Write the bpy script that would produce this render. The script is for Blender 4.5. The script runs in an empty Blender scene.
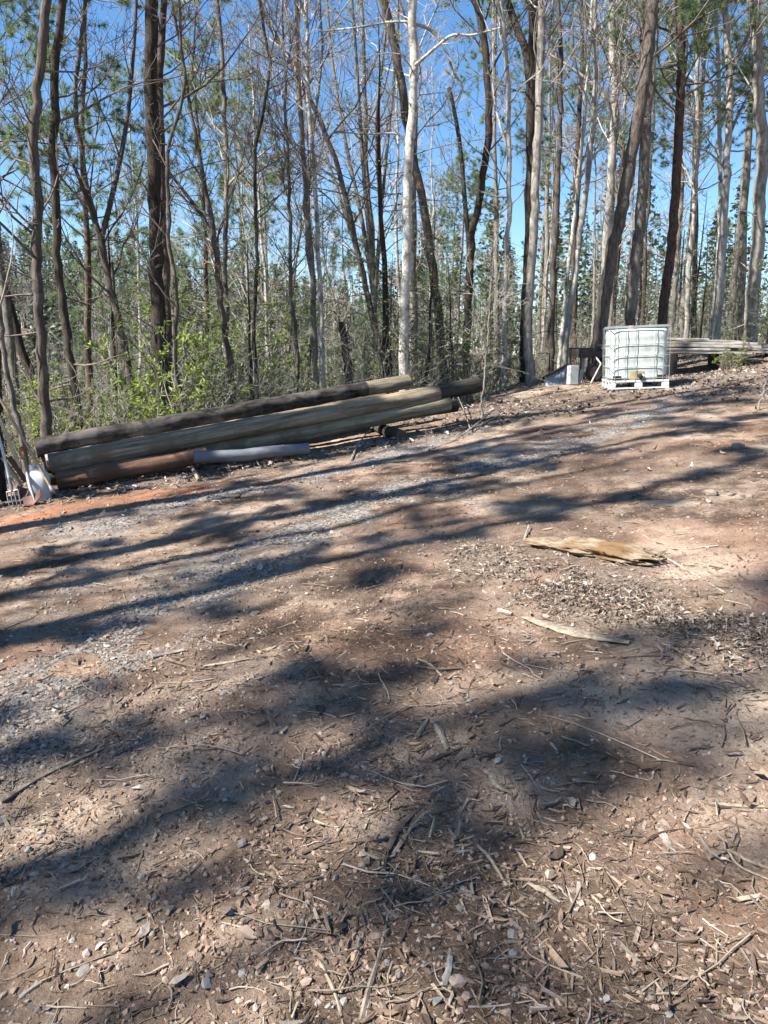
import bpy, math, random
import numpy as np
from mathutils import Vector, Matrix

SC = bpy.context.scene
COL = SC.collection
R = math.radians
rng = np.random.default_rng(7)

# ------------------------------------------------------------------ camera
PITCH = R(11.0); FPX = 769.0; CAMZ = 1.6
cam = bpy.data.cameras.new('camera'); camo = bpy.data.objects.new('camera', cam); COL.objects.link(camo)
camo.location = (0, 0, CAMZ); camo.rotation_euler = (R(90) - PITCH, 0, 0)
cam.sensor_fit = 'VERTICAL'; cam.sensor_height = 24; cam.lens = 24 * FPX / 1024
cam.clip_start = .05; cam.clip_end = 3000
SC.camera = camo


def ray(px, py):
    u = (px - 384) / FPX; v = (512 - py) / FPX
    return np.array([u, math.cos(PITCH) + math.sin(PITCH) * v, -math.sin(PITCH) + math.cos(PITCH) * v])


def at(px, py, d):
    r = ray(px, py); return r * (d / r[1]) + np.array([0, 0, CAMZ])


# ------------------------------------------------------------------ noise and terrain
def _h(ix, iy, s):
    n = (ix.astype(np.int64) * 374761393 + iy.astype(np.int64) * 668265263 + s * 1442695041) & 0xffffffff
    n = ((n ^ (n >> 13)) * 1274126177) & 0xffffffff
    n = ((n ^ (n >> 16)) * 2246822519) & 0xffffffff
    return ((n ^ (n >> 15)) & 0xffff) / 65535.0


def vn(x, y, s=0):
    xi = np.floor(x); yi = np.floor(y); fx = x - xi; fy = y - yi
    fx = fx * fx * (3 - 2 * fx); fy = fy * fy * (3 - 2 * fy)
    a = _h(xi, yi, s); b = _h(xi + 1, yi, s); c = _h(xi, yi + 1, s); d = _h(xi + 1, yi + 1, s)
    return (a * (1 - fx) + b * fx) * (1 - fy) + (c * (1 - fx) + d * fx) * fy


def fbm(x, y, s=0, o=4, g=.5):
    t = 0; a = 1; n = 0
    for i in range(o):
        t = t + a * vn(x * 2 ** i + 17.3 * i, y * 2 ** i - 9.1 * i, s + i); n += a; a *= g
    return t / n


def sst(a, b, x):
    t = np.clip((x - a) / (b - a), 0, 1); return t * t * (3 - 2 * t)


CX = np.array([-40, -12, -6, -4, 1.5, 3.2, 5, 8, 15, 40.]); CY = np.array([4, 8.5, 10.3, 11.0, 14.0, 18.0, 20.0, 21.5, 24, 30.])
SL = np.array([.42, .42, .42, .42, .36, .25, .13, .10, .09, .09]); DM = np.array([9, 9, 9, 9, 8, 5.5, 3.2, 2.6, 2.4, 2.4])


def base(x, y):
    x = np.asarray(x, float); y = np.asarray(y, float)
    xs = np.where(x > 8, 8 + 6 * (1 - np.exp(-(x - 8) / 6)), x); xs = np.where(xs < -8, -8 - 5 * (1 - np.exp((xs + 8) / 5)), xs)
    c = np.interp(x, CX, CY); sl = np.interp(x, CX, SL); dm = np.interp(x, CX, DM)
    yy = np.minimum(y, c); yy = np.where(yy < -6, -6 - 4 * (1 - np.exp((yy + 6) / 4)), yy)
    p = .105 * xs + .045 * yy
    p = p + .30 * np.exp(-((x - 9.5) / 2.2) ** 2 - ((y - 10.5) / 2.6) ** 2) + .08 * np.exp(-((x - 3.2) / 1.0) ** 2 - ((y - 15.6) / .9) ** 2) - .16 * np.exp(-((x - 6.9) / 1.6) ** 2 - ((y - 17.3) / 1.1) ** 2)
    t = np.maximum(y - c, 0); dr = (np.sqrt(t * t + 2.0) - math.sqrt(2.0)) * sl
    dr = dm * (1 - np.exp(-dr / dm))
    rr = np.hypot(x, y); az = np.degrees(np.arctan2(x, y))
    top = np.interp(az, [-180, -60, -25, -12, -4, 4, 12, 25, 60, 180], [2, 6, 13.5, 12.0, 6.5, 1.0, .2, 1.5, 3, 2])
    hill = (top + 8 * (az < 2)) * 0 + np.interp(az, [-180, -60, -25, -12, -4, 4, 12, 25, 60, 180], [0, 12, 16.5, 15, 9.5, 4.5, 1.5, 1.5, 2, 0])
    return p - dr + hill * sst(45, 125, rr) * (1 - .6 * sst(140, 400, rr))


def detail(x, y):
    rr = np.hypot(x, y)
    near = 1 - sst(14, 40, rr)
    d = .075 * (fbm(x * .55, y * .55, 3, 3) - .5) + .035 * (fbm(x * 2.3, y * 2.3, 11, 2) - .5)
    f = .020 * (fbm(x * 8, y * 8, 21, 2) - .5) + .013 * (fbm(x * 26, y * 26, 31, 2) - .5) + .007 * (vn(x * 90, y * 90, 41) - .5)
    return d + f * near + .5 * (fbm(x * .12, y * .12, 51, 3) - .5) * sst(16, 40, rr)


def gz(x, y):
    return base(x, y) + detail(x, y)


def g1(x, y):
    return float(gz(np.array([x]), np.array([y]))[0])


def hit(px, py, lim=60):
    r = ray(px, py); lo = .4; step = .02
    t = lo
    while t < lim:
        p = r * t + np.array([0, 0, CAMZ])
        if p[2] < float(base(p[0], p[1])): break
        t *= 1.01
    return r * t + np.array([0, 0, CAMZ])


def hits(pts): return np.array([hit(*p)[:2] for p in pts])


def polydist(x, y, P):
    d = np.full(np.shape(x), 1e9)
    for a, b in zip(P[:-1], P[1:]):
        ab = b - a; t = np.clip(((x - a[0]) * ab[0] + (y - a[1]) * ab[1]) / (ab @ ab), 0, 1)
        d = np.minimum(d, np.hypot(x - a[0] - t * ab[0], y - a[1] - t * ab[1]))
    return d


RUT1 = hits([(-60, 760), (0, 715), (110, 650), (220, 572), (330, 522), (430, 482), (520, 455), (620, 428), (690, 392), (745, 372)])
RUT2 = hits([(90, 530), (190, 500), (300, 478), (400, 452), (470, 432)])
DEB = hits([(455, 548), (530, 585), (600, 600), (680, 620), (790, 660)])
CLAY = hits([(0, 530), (60, 508), (110, 498), (200, 492), (310, 475)])
SHRED = hits([(380, 900), (450, 800), (560, 830), (640, 900)])
BANK = hits([(720, 440), (800, 450)])
CHIP = hits([(-20, 800), (60, 760), (160, 690), (260, 660)])


def masks(x, y):
    """gravel, leaf litter, red clay, dark humus: where each lies on the ground"""
    n1 = fbm(x * 1.3, y * 1.3, 61, 4); n2 = fbm(x * 3.1, y * 3.1, 71, 4)
    d1 = polydist(x, y, RUT1); d2 = polydist(x, y, RUT2)
    gr = np.maximum(np.exp(-(d1 / .42) ** 2), .8 * np.exp(-(d2 / .40) ** 2)) * sst(.27, .55, n2) * 1.15 + .35 * sst(.6, .75, n1)
    c = np.interp(x, CX, CY)
    edge = sst(-1.0, .3, y - c + 1.2 * (n1 - .5))
    leaf = np.maximum(edge, .75 * np.exp(-(polydist(x, y, DEB) / .36) ** 2) * sst(.22, .5, n2))
    leaf = np.maximum(leaf, sst(1.5, 3.2, .52 * x + .2 * y - 2.6 + 2.2 * (n1 - .5)) * .8 * sst(5.5, 8.5, y))
    leaf = np.maximum(leaf, .9 * np.exp(-(np.hypot((x - 2.0) / 1.6, (y - 13.2) / 1.8)) ** 2))
    leaf = np.maximum(leaf, .85 * np.exp(-(np.abs(y - 9.0 - .45 * (x + 4)) / .55) ** 2) * (x < 2.2))
    clay = np.exp(-(polydist(x, y, CLAY) / .42) ** 2) * sst(.25, .45, n1) + .22 * sst(.58, .72, fbm(x * .8, y * .8, 81, 3))
    hum = sst(.45, .60, fbm(x * 1.0 + 4, y * 1.0, 91, 4)) * .9
    return np.clip(gr, 0, 1), np.clip(leaf, 0, 1), np.clip(clay, 0, 1), np.clip(hum, 0, 1)


# ------------------------------------------------------------------ mesh helpers
class Geo:
    def __init__(s): s.V = []; s.F = []; s.n = 0; s.C = []

    def add(s, V, F, mi=0, col=None, smooth=True):
        V = np.asarray(V, float).reshape(-1, 3); F = np.asarray(F, int)
        s.V.append(V); s.F.append((F + s.n, mi, smooth)); s.n += len(V)
        if col is not None:
            c = np.ones((len(V), 4)); c[:, :3] = col; s.C.append(c)
        return s

    def build(s, name, mats, parent=None):
        me = bpy.data.meshes.new(name); V = np.concatenate(s.V)
        me.vertices.add(len(V)); me.vertices.foreach_set('co', V.ravel())
        li = np.concatenate([f.ravel() for f, _, _ in s.F]); ln = np.concatenate([np.full(len(f), f.shape[1]) for f, _, _ in s.F])
        me.loops.add(len(li)); me.polygons.add(len(ln))
        me.polygons.foreach_set('loop_start', np.concatenate([[0], np.cumsum(ln)[:-1]])); me.loops.foreach_set('vertex_index', li)
        me.polygons.foreach_set('material_index', np.concatenate([np.full(len(f), m) for f, m, _ in s.F]))
        me.polygons.foreach_set('use_smooth', np.concatenate([np.full(len(f), sm) for f, _, sm in s.F]))
        me.update(calc_edges=True)
        if s.C:
            a = me.color_attributes.new('col', 'FLOAT_COLOR', 'POINT'); a.data.foreach_set('color', np.concatenate(s.C).ravel())
        for m in (mats if isinstance(mats, (list, tuple)) else [mats]): me.materials.append(m)
        o = bpy.data.objects.new(name, me); COL.objects.link(o)
        if parent is not None: o.parent = parent
        return o


def nrm(v): return v / np.maximum(np.linalg.norm(v, axis=-1, keepdims=True), 1e-9)


def tubes(P, Rr, n=5, cap=False, jit=0, g=None):
    P = np.asarray(P, float); Rr = np.asarray(Rr, float)
    if P.ndim == 2: P = P[None]; Rr = Rr[None]
    N, K, _ = P.shape
    T = nrm(np.gradient(P, axis=1)); m = nrm(T.mean(1))
    ref = np.where(np.abs(m[:, 2:3]) > .8, np.array([[1., 0, 0]]), np.array([[0, 0, 1.]]))
    ref = nrm(ref - (ref * m).sum(1, keepdims=True) * m)[:, None]
    B = nrm(np.cross(T, np.broadcast_to(ref, T.shape))); A = np.cross(B, T)
    an = np.arange(n) * 2 * math.pi / n
    rr = Rr[..., None] * np.ones(n)
    if jit: rr = rr * (1 + jit * (rng.random(rr.shape) - .5))
    V = P[:, :, None] + rr[..., None] * (A[:, :, None] * np.cos(an)[:, None] + B[:, :, None] * np.sin(an)[:, None])
    k = np.arange(K - 1)[:, None] * n; j = np.arange(n); j2 = (j + 1) % n
    q = np.stack([k + j, k + j2, k + n + j2, k + n + j], -1).reshape(-1, 4)
    F = (q[None] + (np.arange(N) * K * n)[:, None, None]).reshape(-1, 4)
    V = V.reshape(-1, 3)
    g = g or Geo()
    return V, F


def catmull(P, m):
    P = np.asarray(P, float); K = len(P)
    d = np.concatenate([[0], np.cumsum(np.linalg.norm(np.diff(P, axis=0), axis=1))])
    E = np.vstack([2 * P[0] - P[1], P, 2 * P[-1] - P[-2]])
    out = []
    for s in np.linspace(0, d[-1], m):
        i = min(np.searchsorted(d, s, 'right') - 1, K - 2); t = (s - d[i]) / max(d[i + 1] - d[i], 1e-9)
        p0, p1, p2, p3 = E[i:i + 4]
        out.append(.5 * (2 * p1 + (p2 - p0) * t + (2 * p0 - 5 * p1 + 4 * p2 - p3) * t * t + (3 * p1 - p0 - 3 * p2 + p3) * t ** 3))
    return np.array(out)


def grow(p0, d, L, r0, K=5, wig=.25, up=.1, r1=.25):
    N = len(p0); P = np.zeros((N, K, 3)); P[:, 0] = p0; d = nrm(d); st = (L / (K - 1))[:, None]
    for k in range(1, K):
        d = nrm(d + rng.normal(0, wig, (N, 3)) + np.array([0, 0, up])); P[:, k] = P[:, k - 1] + d * st
    return P, r0[:, None] * np.linspace(1, r1, K)


def spawn(P, Rr, L, m, t0, ang, lf, rf=.55, t1=1.0):
    N, K, _ = P.shape; t = t0 + (t1 - t0) * rng.random((N, m)); f = t * (K - 1); i = np.minimum(f.astype(int), K - 2); w = (f - i)[..., None]
    n = np.arange(N)[:, None]
    p = P[n, i] * (1 - w) + P[n, i + 1] * w; T = nrm(P[n, i + 1] - P[n, i]); r = Rr[n, i] * (1 - w[..., 0]) + Rr[n, i + 1] * w[..., 0]
    q = nrm(np.cross(T, rng.normal(size=T.shape))); a = ang * (.6 + .8 * rng.random((N, m)))[..., None]
    d = T * np.cos(a) + q * np.sin(a)
    LL = L[:, None] * lf * (1 - .55 * t) * (.5 + .9 * rng.random((N, m)))
    return p.reshape(-1, 3), d.reshape(-1, 3), LL.ravel(), np.maximum(r.ravel() * rf, .0035)


def boxv(c, s, M=None):
    x, y, z = np.array(s) / 2.
    V = np.array([[-x, -y, -z], [x, -y, -z], [x, y, -z], [-x, y, -z], [-x, -y, z], [x, -y, z], [x, y, z], [-x, y, z]])
    if M is not None: V = V @ np.array(M).T
    return V + np.array(c)


BF = np.array([[0, 3, 2, 1], [4, 5, 6, 7], [0, 1, 5, 4], [1, 2, 6, 5], [2, 3, 7, 6], [3, 0, 4, 7]])


def bevel(o, w=.006, seg=2):
    b = o.modifiers.new('bevel', 'BEVEL'); b.width = w; b.segments = seg; b.limit_method = 'ANGLE'; return o


def tag(o, label=None, cat=None, group=None, kind=None):
    for k, v in (('label', label), ('category', cat), ('group', group), ('kind', kind)):
        if v: o[k] = v
    return o


def empty(name, loc, rz=0):
    o = bpy.data.objects.new(name, None); COL.objects.link(o); o.location = loc; o.rotation_euler = (0, 0, rz); o.empty_display_size = .1; return o


def copy_tree(o, parent=None):
    c = o.copy(); COL.objects.link(c); c.parent = parent
    for ch in list(o.children): copy_tree(ch, c)
    return c


# ------------------------------------------------------------------ materials
def mat(name):
    m = bpy.data.materials.new(name); m.use_nodes = True; nt = m.node_tree
    return m, nt, nt.nodes['Principled BSDF'], nt.links.new


def ramp(nt, fac, stops):
    r = nt.nodes.new('ShaderNodeValToRGB'); e = r.color_ramp.elements
    while len(e) < len(stops): e.new(.5)
    for k, (p, c) in enumerate(stops): e[k].position = p; e[k].color = (*c, 1) if len(c) == 3 else c
    nt.links.new(fac, r.inputs[0]); return r.outputs[0]


def noise(nt, vec, sc, det=6, rough=.6, dist=0):
    n = nt.nodes.new('ShaderNodeTexNoise'); n.inputs['Scale'].default_value = sc; n.inputs['Detail'].default_value = det
    n.inputs['Roughness'].default_value = rough; n.inputs['Distortion'].default_value = dist
    if vec is not None: nt.links.new(vec, n.inputs['Vector'])
    return n.outputs['Fac']


def coords(nt, scale=(1, 1, 1), kind='Object'):
    t = nt.nodes.new('ShaderNodeTexCoord'); m = nt.nodes.new('ShaderNodeMapping'); m.inputs['Scale'].default_value = scale
    nt.links.new(t.outputs[kind], m.inputs['Vector']); return m.outputs[0]


def mix(nt, f, a, b, mode='MIX'):
    m = nt.nodes.new('ShaderNodeMix'); m.data_type = 'RGBA'; m.blend_type = mode
    for s, v in ((m.inputs[0], f), (m.inputs[6], a), (m.inputs[7], b)):
        if isinstance(v, (int, float)): s.default_value = v
        elif isinstance(v, tuple): s.default_value = (*v, 1)
        else: nt.links.new(v, s)
    return m.outputs[2]


def bump(nt, h, st, dist, bs):
    b = nt.nodes.new('ShaderNodeBump'); b.inputs['Strength'].default_value = st; b.inputs['Distance'].default_value = dist
    nt.links.new(h, b.inputs['Height']); nt.links.new(b.outputs[0], bs.inputs['Normal'])


def spec(bs, rough=.85, sp=.25):
    bs.inputs['Roughness'].default_value = rough; bs.inputs['Specular IOR Level'].default_value = sp


def bark_mat(name, dark, light, sc=6, blot=None, moss=0, stretch=.22, lo=.35, hi=.65):
    m, nt, bs, ln = mat(name); spec(bs, .9, .15)
    v = coords(nt, (1, 1, stretch)); n1 = noise(nt, v, sc * 4, 8, .7, .6); n2 = noise(nt, coords(nt, (1, 1, .5)), sc * .5, 4)
    c = ramp(nt, n1, [(lo, dark), (hi, light)])
    oi = nt.nodes.new('ShaderNodeObjectInfo')
    c = mix(nt, .5, c, ramp(nt, n2, [(.3, (.45, .45, .45)), (.7, (1.25, 1.22, 1.18))]), 'MULTIPLY')
    if blot: c = mix(nt, ramp(nt, noise(nt, coords(nt, (1, 1, .8)), sc * 1.3, 5, .65), [(.52, (0, 0, 0)), (.62, (.8, .8, .8))]), c, blot)
    if moss: c = mix(nt, ramp(nt, noise(nt, coords(nt), 2.2, 5), [(.55, (0, 0, 0)), (.7, (moss,) * 3)]), c, (.10, .12, .03))
    c = mix(nt, 1.0, c, ramp(nt, oi.outputs['Random'], [(0, (.8, .78, .76)), (1, (1.2, 1.2, 1.2))]), 'MULTIPLY')
    ln(c, bs.inputs['Base Color']); bump(nt, n1, .9, .03, bs)
    return m


BK = dict(
    dark=bark_mat('bark_dark', (.020, .016, .013), (.085, .07, .058), 5, moss=.3),
    pine=bark_mat('bark_pine', (.03, .02, .016), (.15, .11, .088), 4, stretch=.35),
    red=bark_mat('bark_red', (.035, .022, .018), (.155, .105, .085), 4, stretch=.4),
    grey=bark_mat('bark_grey', (.10, .088, .076), (.27, .245, .215), 5, (.07, .06, .05), moss=.35),
    pale=bark_mat('bark_pale', (.17, .158, .14), (.45, .425, .385), 4, (.14, .125, .10), moss=.2),
    birch=bark_mat('bark_white', (.24, .225, .195), (.52, .50, .455), 4, (.10, .09, .075), stretch=.9),
    brown=bark_mat('bark_brown', (.04, .033, .028), (.145, .122, .103), 5, stretch=.2),
)


def twig_mat(name, a, b):
    m, nt, bs, ln = mat(name); spec(bs, .9, .1)
    n = noise(nt, coords(nt), 3, 3); ln(ramp(nt, n, [(.35, a), (.65, b)]), bs.inputs['Base Color']); return m


TW = dict(far=twig_mat('twig_far', (.09, .08, .07), (.20, .18, .16)), dark=twig_mat('twig_dark', (.07, .055, .045), (.19, .155, .13)), grey=twig_mat('twig_grey', (.18, .155, .13), (.38, .34, .295)), pale=twig_mat('twig_pale', (.22, .19, .16), (.42, .38, .33)))
TWOF = dict(dark='dark', pine='dark', red='dark', brown='dark', grey='grey', pale='pale', birch='pale')


def leaf_mat(name, a, b, c, trans=.35, rough=.55, sc=2.2):
    m, nt, bs, ln = mat(name); spec(bs, rough, .3)
    v = coords(nt, kind='Object'); n = noise(nt, v, sc, 5, .7); n2 = nt.nodes.new('ShaderNodeTexWhiteNoise')
    g = nt.nodes.new('ShaderNodeNewGeometry')
    ln(g.outputs['Random Per Island'], n2.inputs['Vector'])
    cc = ramp(nt, n, [(.3, a), (.5, b), (.72, c)])
    cc = mix(nt, .8, cc, ramp(nt, g.outputs['Random Per Island'], [(0, (.55, .6, .5)), (1, (1.4, 1.35, 1.3))]), 'MULTIPLY')
    ln(cc, bs.inputs['Base Color'])
    t = nt.nodes.new('ShaderNodeBsdfTranslucent'); ln(cc, t.inputs[0]); ms = nt.nodes.new('ShaderNodeMixShader'); ms.inputs[0].default_value = trans
    ln(bs.outputs[0], ms.inputs[1]); ln(t.outputs[0], ms.inputs[2]); ln(ms.outputs[0], nt.nodes['Material Output'].inputs[0])
    return m


LF = dict(
    needle=leaf_mat('pine_needles', (.11, .165, .085), (.165, .225, .115), (.23, .285, .15), .5),
    bright=leaf_mat('laurel_leaf', (.15, .20, .045), (.23, .29, .065), (.31, .36, .11), .45),
    dull=leaf_mat('shrub_leaf', (.12, .155, .07), (.18, .22, .10), (.26, .285, .16), .4),
    far=leaf_mat('far_needles', (.06, .08, .05), (.085, .108, .068), (.12, .145, .095), .25),  # greyer than the near greens, distance haze put into the colour
    hemlock=leaf_mat('hemlock_spray', (.11, .155, .06), (.165, .215, .085), (.225, .275, .12), .4),
)


def col_mat(name, rough=.9, var=.25, sc=60):
    m, nt, bs, ln = mat(name); spec(bs, rough, .2)
    a = nt.nodes.new('ShaderNodeAttribute'); a.attribute_name = 'col'
    n = noise(nt, coords(nt), sc, 4); c = mix(nt, 1.0, a.outputs['Color'], ramp(nt, n, [(.25, (1 - var,) * 3), (.75, (1 + var,) * 3)]), 'MULTIPLY')
    ln(c, bs.inputs['Base Color']); bump(nt, n, .4, .004, bs); return m


def wood_mat(name, a, b, sc=(3, 40, 40), rough=.8, st=.5, blot=None):
    m, nt, bs, ln = mat(name); spec(bs, rough, .2)
    n = noise(nt, coords(nt, sc), 1, 7, .65, .4); c = ramp(nt, n, [(.38, a), (.62, b)])
    if blot: c = mix(nt, ramp(nt, noise(nt, coords(nt), 2.3, 5, .65), [(.5, (0, 0, 0)), (.63, (.9, .9, .9))]), c, blot)
    ln(c, bs.inputs['Base Color']); bump(nt, n, st, .01, bs); return m


def plain(name, c, rough=.5, sp=.4, metal=0, var=.15):
    m, nt, bs, ln = mat(name); spec(bs, rough, sp); bs.inputs['Metallic'].default_value = metal
    n = noise(nt, coords(nt), 9, 6, .65); ln(ramp(nt, n, [(.3, tuple(x * (1 - var) for x in c)), (.7, tuple(min(1, x * (1 + var)) for x in c))]), bs.inputs['Base Color'])
    bump(nt, n, .15, .004, bs); return m


# ------------------------------------------------------------------ ground sheet
def ground_material():
    m, nt, bs, ln = mat('forest_clearing_soil'); spec(bs, .95, .12)
    v = coords(nt); at_ = nt.nodes.new('ShaderNodeAttribute'); at_.attribute_name = 'mask'
    sp = nt.nodes.new('ShaderNodeSeparateColor'); ln(at_.outputs['Color'], sp.inputs[0])
    nL = noise(nt, v, 1.1, 8, .65, .3); nM = noise(nt, v, 9, 8, .7, .5); nF = noise(nt, v, 70, 6, .75, .3)
    soil = ramp(nt, nL, [(.37, (.135, .091, .065)), (.50, (.265, .191, .14)), (.63, (.45, .357, .275))])
    soil = mix(nt, .8, soil, ramp(nt, nM, [(.28, (.45, .42, .40)), (.5, (1, 1, 1)), (.75, (1.25, 1.22, 1.18))]), 'MULTIPLY')
    vo = nt.nodes.new('ShaderNodeTexVoronoi'); vo.inputs['Scale'].default_value = 55; ln(v, vo.inputs['Vector'])
    cell = nt.nodes.new('ShaderNodeSeparateColor'); ln(vo.outputs['Color'], cell.inputs[0])
    grav = ramp(nt, cell.outputs[0], [(0, (.085, .075, .067)), (.45, (.20, .18, .162)), (1, (.37, .335, .30))])
    gf = nt.nodes.new('ShaderNodeMath'); gf.operation = 'MULTIPLY_ADD'; gf.use_clamp = True
    ln(sp.outputs[0], gf.inputs[0]); gf.inputs[1].default_value = 1.6
    sub = nt.nodes.new('ShaderNodeMath'); sub.operation = 'MULTIPLY_ADD'; ln(nM, sub.inputs[0]); sub.inputs[1].default_value = 1.6; sub.inputs[2].default_value = -1.15
    ln(sub.outputs[0], gf.inputs[2])
    clay = mix(nt, .8, (.40, .185, .10), ramp(nt, nM, [(.3, (.5, .5, .5)), (.7, (1.2, 1.2, 1.2))]), 'MULTIPLY')
    c = mix(nt, sp.outputs[2], soil, clay)
    hum = mix(nt, .9, (.07, .047, .035), ramp(nt, nF, [(.3, (.5, .5, .5)), (.7, (1.6, 1.55, 1.5))]), 'MULTIPLY')
    hf = nt.nodes.new('ShaderNodeMath'); hf.operation = 'MULTIPLY'; hf.use_clamp = True; ln(at_.outputs['Alpha'], hf.inputs[0])
    ln(ramp(nt, noise(nt, v, 4.5, 8, .7), [(.42, (0, 0, 0)), (.58, (1, 1, 1))]), hf.inputs[1])
    c = mix(nt, hf.outputs[0], c, hum)
    c = mix(nt, gf.outputs[0], c, grav)
    lit = ramp(nt, noise(nt, v, 38, 6, .8, 1.2), [(.3, (.05, .036, .027)), (.5, (.15, .115, .09)), (.68, (.30, .25, .205))])
    lf = nt.nodes.new('ShaderNodeMath'); lf.operation = 'MULTIPLY'; lf.use_clamp = True; lf.inputs[1].default_value = .9; ln(sp.outputs[1], lf.inputs[0])
    c = mix(nt, lf.outputs[0], c, lit)
    c = mix(nt, .85, c, ramp(nt, nF, [(.25, (.55, .53, .52)), (.5, (1, 1, 1)), (.78, (1.3, 1.28, 1.25))]), 'MULTIPLY')
    ln(c, bs.inputs['Base Color'])
    ad = nt.nodes.new('ShaderNodeMath'); ad.operation = 'ADD'; ln(nF, ad.inputs[0]); ln(nM, ad.inputs[1])
    bump(nt, ad.outputs[0], 1.0, .028, bs)
    return m


def build_ground():
    az = np.concatenate([np.linspace(-180, -48, 34)[:-1], np.linspace(-48, 48, 470), np.linspace(48, 180, 34)[1:-1]])
    rs = np.concatenate([np.geomspace(.55, 26, 640)[:-1], np.geomspace(26, 170, 120)[:-1], np.geomspace(170, 2200, 26)])
    A, RR = np.meshgrid(np.radians(az), rs); X = RR * np.sin(A); Y = RR * np.cos(A)
    Z = gz(X, Y); n = len(az); k = len(rs)
    V = np.stack([X, Y, Z], -1).reshape(-1, 3); V = np.vstack([V, [[0, 0, g1(0, 0)]]])
    i = np.arange(k - 1)[:, None] * n; j = np.arange(n)[None]; j2 = (j + 1) % n
    q = np.stack([i + j, i + n + j, i + n + j2, i + j2], -1).reshape(-1, 4)
    j = np.arange(n); tr = np.stack([np.full(n, n * k), j, (j + 1) % n], -1)
    g = Geo(); g.V = [V]; g.n = len(V); g.F = [(q[:, ::-1], 0, True), (tr[:, ::-1], 0, True)]
    o = g.build('ground', ground_material()); tag(o, kind='structure')
    M = np.stack(masks(V[:, 0], V[:, 1]), -1)
    a = o.data.color_attributes.new('mask', 'FLOAT_COLOR', 'POINT'); a.data.foreach_set('color', M.ravel())


build_ground()


# ------------------------------------------------------------------ ground litter (uncountable)
def scatter(n, r0, r1, amax=40):
    r = r0 * (r1 / r0) ** rng.random(n); a = np.radians((rng.random(n) * 2 - 1) * amax)
    x = r * np.sin(a); y = r * np.cos(a); return x, y


def rotm(n, tilt=.3):
    a = rng.random(n) * 2 * math.pi; N = nrm(np.stack([rng.normal(0, tilt, n), rng.normal(0, tilt, n), np.ones(n)], -1))
    T = np.stack([np.cos(a), np.sin(a), np.zeros(n)], -1); T = nrm(T - (T * N).sum(1, keepdims=True) * N); B = np.cross(N, T)
    return T, B, N


def place(V, T, B, N, pos):      # V (n,k,3) local
    return pos[:, None] + V[..., 0:1] * T[:, None] + V[..., 1:2] * B[:, None] + V[..., 2:3] * N[:, None]


def fidx(F, n, k): return (np.asarray(F)[None] + (np.arange(n) * k)[:, None, None]).reshape(-1, np.asarray(F).shape[1])


ph = (1 + 5 ** .5) / 2
ICO = nrm(np.array([[-1, ph, 0], [1, ph, 0], [-1, -ph, 0], [1, -ph, 0], [0, -1, ph], [0, 1, ph], [0, -1, -ph], [0, 1, -ph], [ph, 0, -1], [ph, 0, 1], [-ph, 0, -1], [-ph, 0, 1]], float))
ICF = np.array([[0, 11, 5], [0, 5, 1], [0, 1, 7], [0, 7, 10], [0, 10, 11], [1, 5, 9], [5, 11, 4], [11, 10, 2], [10, 7, 6], [7, 1, 8], [3, 9, 4], [3, 4, 2], [3, 2, 6], [3, 6, 8], [3, 8, 9], [4, 9, 5], [2, 4, 11], [6, 2, 10], [8, 6, 7], [9, 8, 1]])


def pick(n, cols, jit=.2):
    c = np.array(cols)[rng.integers(0, len(cols), n)]; return c * (1 + jit * rng.normal(size=(n, 1))).clip(.45, 1.3)


def gravel():
    x, y = scatter(90000, 1.2, 17); g, l, c, h = masks(x, y)
    keep = rng.random(len(x)) < (.07 + .9 * g) * (1 - .5 * l); x, y = x[keep], y[keep]; n = len(x)
    s = np.exp(rng.normal(math.log(.0042), .5, n)).clip(.002, .016) * (1 + .05 * np.hypot(x, y))
    V = ICO[None] * (1 + .25 * rng.normal(size=(n, 12, 1))) * np.stack([s * (1 + .5 * rng.random(n)), s, s * (.5 + .4 * rng.random(n))], -1)[:, None]
    T, B, N = rotm(n, .3); pos = np.stack([x, y, gz(x, y) + .15 * s], -1)
    cl = pick(n, [(.225, .21, .19), (.16, .148, .135), (.26, .235, .205), (.25, .19, .15), (.11, .10, .09), (.27, .21, .165), (.21, .155, .115)])
    g_ = Geo(); g_.add(place(V, T, B, N, pos), fidx(ICF, n, 12), 0, np.repeat(cl, 12, 0), False)
    x, y = scatter(60000, 1.2, 9); k = rng.random(len(x)) < .12 + .6 * sst(.42, .6, fbm(x * 2.2, y * 2.2, 131, 3)); x, y = x[k], y[k]; n = len(x)
    s = np.exp(rng.normal(math.log(.0033), .5, n)).clip(.0016, .009) * (1 + .06 * np.hypot(x, y))
    V = ICO[None] * (1 + .3 * rng.normal(size=(n, 12, 1))) * np.stack([s * 1.3, s, s * .8], -1)[:, None]; T, B, N = rotm(n, .3)
    cl = pick(n, [(.22, .155, .115), (.26, .19, .145), (.15, .105, .075), (.22, .145, .10), (.12, .08, .06)])
    g_.add(place(V, T, B, N, np.stack([x, y, gz(x, y) + .2 * s], -1)), fidx(ICF, n, 12), 0, np.repeat(cl, 12, 0), False)
    tag(g_.build('gravel', col_mat('gravel_stone', .9)), 'small grey and tan stones strewn over the bare dirt track', 'gravel', kind='stuff')


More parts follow.
